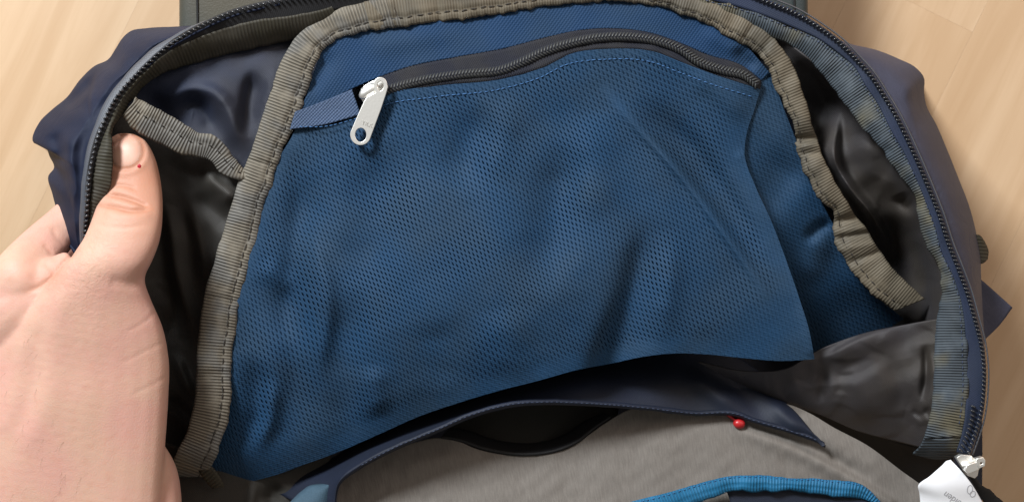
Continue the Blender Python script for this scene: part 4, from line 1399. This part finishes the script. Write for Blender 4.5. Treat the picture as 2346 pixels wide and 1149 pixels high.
tubes.append(finger([(-60, 770, 6, 66), (-5, 690, 6, 64), (54, 618, 5, 63), (105, 558, -8, 54), (150, 512, -16, 47), (200, 462, -20, 44), (250, 420, -32, 42), (295, 394, -38, 38), (322, 382, -40, 28), (336, 376, -40, 14)]))
tubes.append(finger([(165, 590, 5, 20), (128, 622, 6, 38), (75, 668, 5, 62), (10, 715, 5, 76), (-40, 770, 4, 70)]))
tubes.append(finger([(-40, 840, -4, 66), (20, 740, -14, 58), (90, 650, -26, 50), (170, 580, -40, 46), (250, 535, -50, 43), (310, 515, -56, 38), (340, 508, -58, 28), (356, 504, -58, 14)]))
tubes.append(finger([(-20, 920, -6, 62), (60, 820, -20, 54), (140, 740, -40, 48), (220, 685, -52, 44), (285, 660, -60, 40), (330, 650, -63, 36), (354, 646, -64, 26), (368, 644, -64, 12)]))
tubes.append(finger([(20, 1010, -6, 56), (100, 920, -22, 47), (180, 850, -42, 41), (245, 808, -54, 37), (295, 788, -61, 33), (320, 780, -63, 22), (332, 777, -63, 10)]))
tubes.append(finger([(300, 1010, -4, 60), (338, 1090, -10, 70), (350, 1180, -10, 68), (330, 1320, -8, 70), (280, 1480, -6, 70)]))
for V, F in tubes:
    partsV.append(P(V))
    partsF += [tuple(i + off for i in f) for f in F]
    off += len(V)
me = bpy.data.meshes.new("hand_raw")
me.from_pydata([tuple(v) for v in np.concatenate(partsV)], [], partsF)
bm = bmesh.new(); bm.from_mesh(me)
bmesh.ops.recalc_face_normals(bm, faces=bm.faces)
bm.to_mesh(me); bm.free()
tmp = bpy.data.objects.new("hand_raw", me)
COL.objects.link(tmp)
md = tmp.modifiers.new("r", 'REMESH')
md.mode = 'VOXEL'
md.voxel_size = 0.0008
sm = tmp.modifiers.new("s", 'SMOOTH')
sm.factor = 0.5
sm.iterations = 22
dg = bpy.context.evaluated_depsgraph_get()
hm = bpy.data.meshes.new_from_object(tmp.evaluated_get(dg))
bpy.data.objects.remove(tmp)
n = len(hm.vertices)
co = np.empty(n * 3); hm.vertices.foreach_get("co", co); co = co.reshape(-1, 3)
no = np.empty(n * 3); hm.vertices.foreach_get("normal", no); no = no.reshape(-1, 3)
sc = (CAM_H - co[:, 2]) / CAM_H / PXM
hx, hy = co[:, 0] / sc + 1173, 574.5 - co[:, 1] / sc
upf = np.clip(no[:, 2] * 1.6, 0, 1) * (co[:, 2] > -0.012)
disp = np.zeros(n)
crease = np.zeros(n)
for pts, w, d in (([(246, 446), (275, 449), (305, 458), (342, 473)], 5.0, -1.1), ([(230, 470), (262, 474), (300, 482), (346, 479)], 5.0, -1.0), ([(250, 458), (280, 464), (320, 473)], 6, 0.35),
                  ([(262, 424), (285, 424), (312, 433)], 5, -0.5), ([(250, 412), (280, 411), (305, 416)], 4, -0.15), ([(236, 488), (290, 496), (350, 492)], 12, 0.4), ([(215, 512), (270, 522), (340, 514)], 5, -0.15),
                  ([(182, 572), (150, 602), (128, 630), (95, 655), (60, 668)], 6, -0.5), ([(128, 632), (116, 616), (104, 606)], 5, -0.35), ([(100, 560), (112, 575), (124, 596)], 5, -0.3), ([(120, 520), (130, 545), (150, 560)], 6, -0.3),
                  ([(333, 640), (300, 650), (250, 640)], 14, -0.5), ([(375, 690), (340, 730), (290, 760)], 5, -0.14), ([(385, 780), (340, 800), (280, 830)], 5, -0.12), ([(386, 860), (350, 880), (300, 905)], 5, -0.12),
                  ([(150, 640), (130, 760), (115, 900), (60, 1040)], 28, 0.7), ([(60, 760), (40, 880), (10, 1000)], 30, 0.6), ([(95, 740), (80, 870), (40, 1000)], 20, -0.4)):
    dd, _, tt = poly_dist(hx, hy, pts)
    if w < 8 and d < -0.2:
        crease = np.maximum(crease, min(1, -d) * np.exp(-(dd / (w * 1.2)) ** 2))
    disp += d * np.exp(-(dd / w) ** 2) * np.clip(np.minimum(tt, 1 - tt) / 0.15 + 0.15, 0, 1)
for pts, wl, wr, d in (([(215, 560), (185, 660), (165, 780), (120, 930), (40, 1060), (-40, 1200)], 120, 120, 2.6),):
    dd, sd_, tt = poly_dist(hx, hy, pts)
    disp += d * np.exp(-(dd / np.where(sd_ > 0, wr, wl)) ** 2) * np.clip(tt / 0.3, 0, 1) ** 0.8
disp += 0.025 * waves(hx, hy, 26, 91) * np.clip((hy - 500) / 60, 0, 1) * np.clip((330 - hx) / 120, 0, 1)
co += no * (disp * upf / 1000)[:, None]
nq = np.sqrt(((hx - 286) / 43) ** 2 + ((hy - 345) / 42) ** 2)
co -= no * (0.45 * np.exp(-((nq - 1.0) / 0.10) ** 2) * upf / 1000)[:, None]
co += no * (0.20 * np.exp(-((nq - 1.25) / 0.14) ** 2) * upf / 1000)[:, None]
# nail bed: flatten the thumb pad there
ne = ((hx - 286) / 46) ** 2 + ((hy - 344) / 46) ** 2
hm.vertices.foreach_set("co", co.ravel())
hm.update()
fl_ = 0.42 * np.exp(-(((hx - 300) / 110) ** 2 + ((hy - 400) / 130) ** 2)) + 0.6 * np.exp(-(((hx - 330) / 70) ** 2 + ((hy - 450) / 120) ** 2)) * 0.8 + 0.30 * np.exp(-(((hx - 300) / 60) ** 2 + ((hy - 400) / 26) ** 2))  # darkens the thumb in place of shade, on top of its redness
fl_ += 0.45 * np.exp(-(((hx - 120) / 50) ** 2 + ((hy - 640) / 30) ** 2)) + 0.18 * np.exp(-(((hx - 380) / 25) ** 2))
at = hm.attributes.new("flush_shade", 'FLOAT', 'POINT'); at.data.foreach_set("value", np.clip(fl_ + 0.55 * crease + 0.8 * np.exp(-((nq - 1.02) / 0.07) ** 2) * (hy < 420), 0, 0.95))
wrk = np.exp(-(((hx - 180) / 75) ** 2 + ((hy - 620) / 90) ** 2))
at = hm.attributes.new("wrinkle", 'FLOAT', 'POINT'); at.data.foreach_set("value", wrk)
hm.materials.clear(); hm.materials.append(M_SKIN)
hm.polygons.foreach_set("use_smooth", [True] * len(hm.polygons))
hm.name = "hand"
hand = bpy.data.objects.new("hand", hm)
COL.objects.link(hand)
hand["label"] = "bare left hand holding the zipper edge open with its thumb inside"
hand["category"] = "hand"
bvh = BVHTree.FromPolygons([tuple(c) for c in co], [tuple(p.vertices) for p in hm.polygons])


def drop(px, py, b):
    """height of a surface under a page point, by a ray from above the table"""
    o = Vector((0, 0, CAM_H))
    d = (Vector(P((px, py, 0))) - o).normalized()
    h = b.ray_cast(o, d)
    return h[0]


V, nr_, na = [], 9, 36
ctr = (284, 345)
rim_i = []
for i in range(nr_ + 1):
    f = i / nr_
    for j in range(na):
        th = 2 * math.pi * j / na
        ex, ey = math.cos(th), math.sin(th)
        ex = math.copysign(abs(ex) ** 0.85, ex); ey = math.copysign(abs(ey) ** 0.85, ey)
        px, py = ctr[0] + 41 * f * ex + 2, ctr[1] + 40 * f * ey
        h = drop(px, py, bvh)
        if h is None:
            h = Vector(P((px, py, 4)))
        z = 0.00016 * (1 - f ** 3) - 0.00028 * (f ** 6) + 0.0001
        V.append((h.x, h.y, h.z + z))
F = []
for i in range(nr_):
    for j in range(na):
        j2 = (j + 1) % na
        F.append((i * na + j, (i + 1) * na + j, (i + 1) * na + j2, i * na + j2))
nail = mesh_from("thumbnail", V, F, M_NAIL, None)
fix_up(nail)
nail.parent = hand
h = drop(319, 381, bvh)
if h:
    bmx = bmesh.new()
    bmesh.ops.create_uvsphere(bmx, u_segments=10, v_segments=8, radius=1)
    for v in bmx.verts:
        v.co = (v.co.x * 0.0008, v.co.y * 0.0011, v.co.z * 0.0003)
    me = bpy.data.meshes.new("blood_spot")
    bmx.to_mesh(me); bmx.free()
    me.materials.append(plain("blood", (0.42, 0.008, 0.02), rough=0.4))
    s_ = bpy.data.objects.new("blood_spot", me)
    COL.objects.link(s_)
    s_.location = h + Vector((0, 0, 0.0001))
    s_.parent = hand

# short hairs on the back of the hand
V, F = [], []
M_HAIR = plain("hair", (0.30, 0.18, 0.11), rough=0.5)
hr = random.Random(5)
for _ in range(46):
    px, py = hr.uniform(-5, 190), hr.uniform(700, 1150)
    if px > 60 + (py - 650) * 0.3:
        continue
    h0 = drop(px, py, bvh)
    ang_ = math.radians(hr.uniform(100, 160))
    L = hr.uniform(14, 34)
    h1 = drop(px - L * 0.5 * math.cos(ang_) * -1, py + L * 0.5 * math.sin(ang_), bvh)
    h2 = drop(px + L * math.cos(ang_ - 0.2), py + L * math.sin(ang_ - 0.2), bvh)
    if h0 is None or h1 is None or h2 is None:
        continue
    b = len(V)
    for h_, lift, rad in ((h0, 0.0, 0.00004), (h1, 0.0005, 0.00003), (h2, 0.0012, 0.00001)):
        for q in range(3):
            V.append((h_.x + rad * math.cos(q * 2.09), h_.y + rad * math.sin(q * 2.09), h_.z + lift + rad * (q == 1)))
    for k in range(2):
        for q in range(3):
            q2 = (q + 1) % 3
            F.append((b + k * 3 + q, b + k * 3 + q2, b + k * 3 + 3 + q2, b + k * 3 + 3 + q))
ho = mesh_from("hair", V, F, M_HAIR, None)
ho.parent = hand
ho["kind"] = "stuff"

# print on the care label, laid on its surface
dg = bpy.context.evaluated_depsgraph_get()
lv = np.empty(len(lb.data.vertices) * 3); lb.data.vertices.foreach_get("co", lv); lv = lv.reshape(-1, 3)
lbvh = BVHTree.FromPolygons([tuple(c) for c in lv], [tuple(p.vertices) for p in lb.data.polygons])


def lay(me, M, parent, name, lift=0.00012):
    c = np.empty(len(me.vertices) * 3); me.vertices.foreach_get("co", c); c = c.reshape(-1, 3)
    out = []
    for v in c:
        w = M @ Vector(v)
        hit = lbvh.ray_cast(Vector((w.x, w.y, 0.2)), Vector((0, 0, -1)))[0]
        out.append((w.x, w.y, (hit.z if hit else w.z) + lift))
    me.vertices.foreach_set("co", np.array(out).ravel())
    me.update()
    o = bpy.data.objects.new(name, me)
    COL.objects.link(o)
    o.parent = parent
    return o


me, M = label_text("olden", 2186, 1136, -5, 0.0042, 180 - 33)
lay(me, M, lb, "print")
for cx, cy, rx, ry in ((2222, 1120, 7, 11), (2230, 1131, 7, 8)):
    ring = arc(cx, cy, rx, 0, 350, 24, ry)
    ring2 = arc(cx, cy, rx - 1.6, 0, 350, 24, ry - 1.6)
    w = P(np.array([(p[0], p[1], -4.5) for p in ring + ring2]))
    k = len(ring)
    me = bpy.data.meshes.new("logo")
    me.from_pydata([tuple(q) for q in w], [], [(i, (i + 1) % k, k + (i + 1) % k, k + i) for i in range(k)])
    me.materials.append(M_PRINT)
    lay(me, Matrix.Identity(4), lb, "logo")
print("teeth", nt)
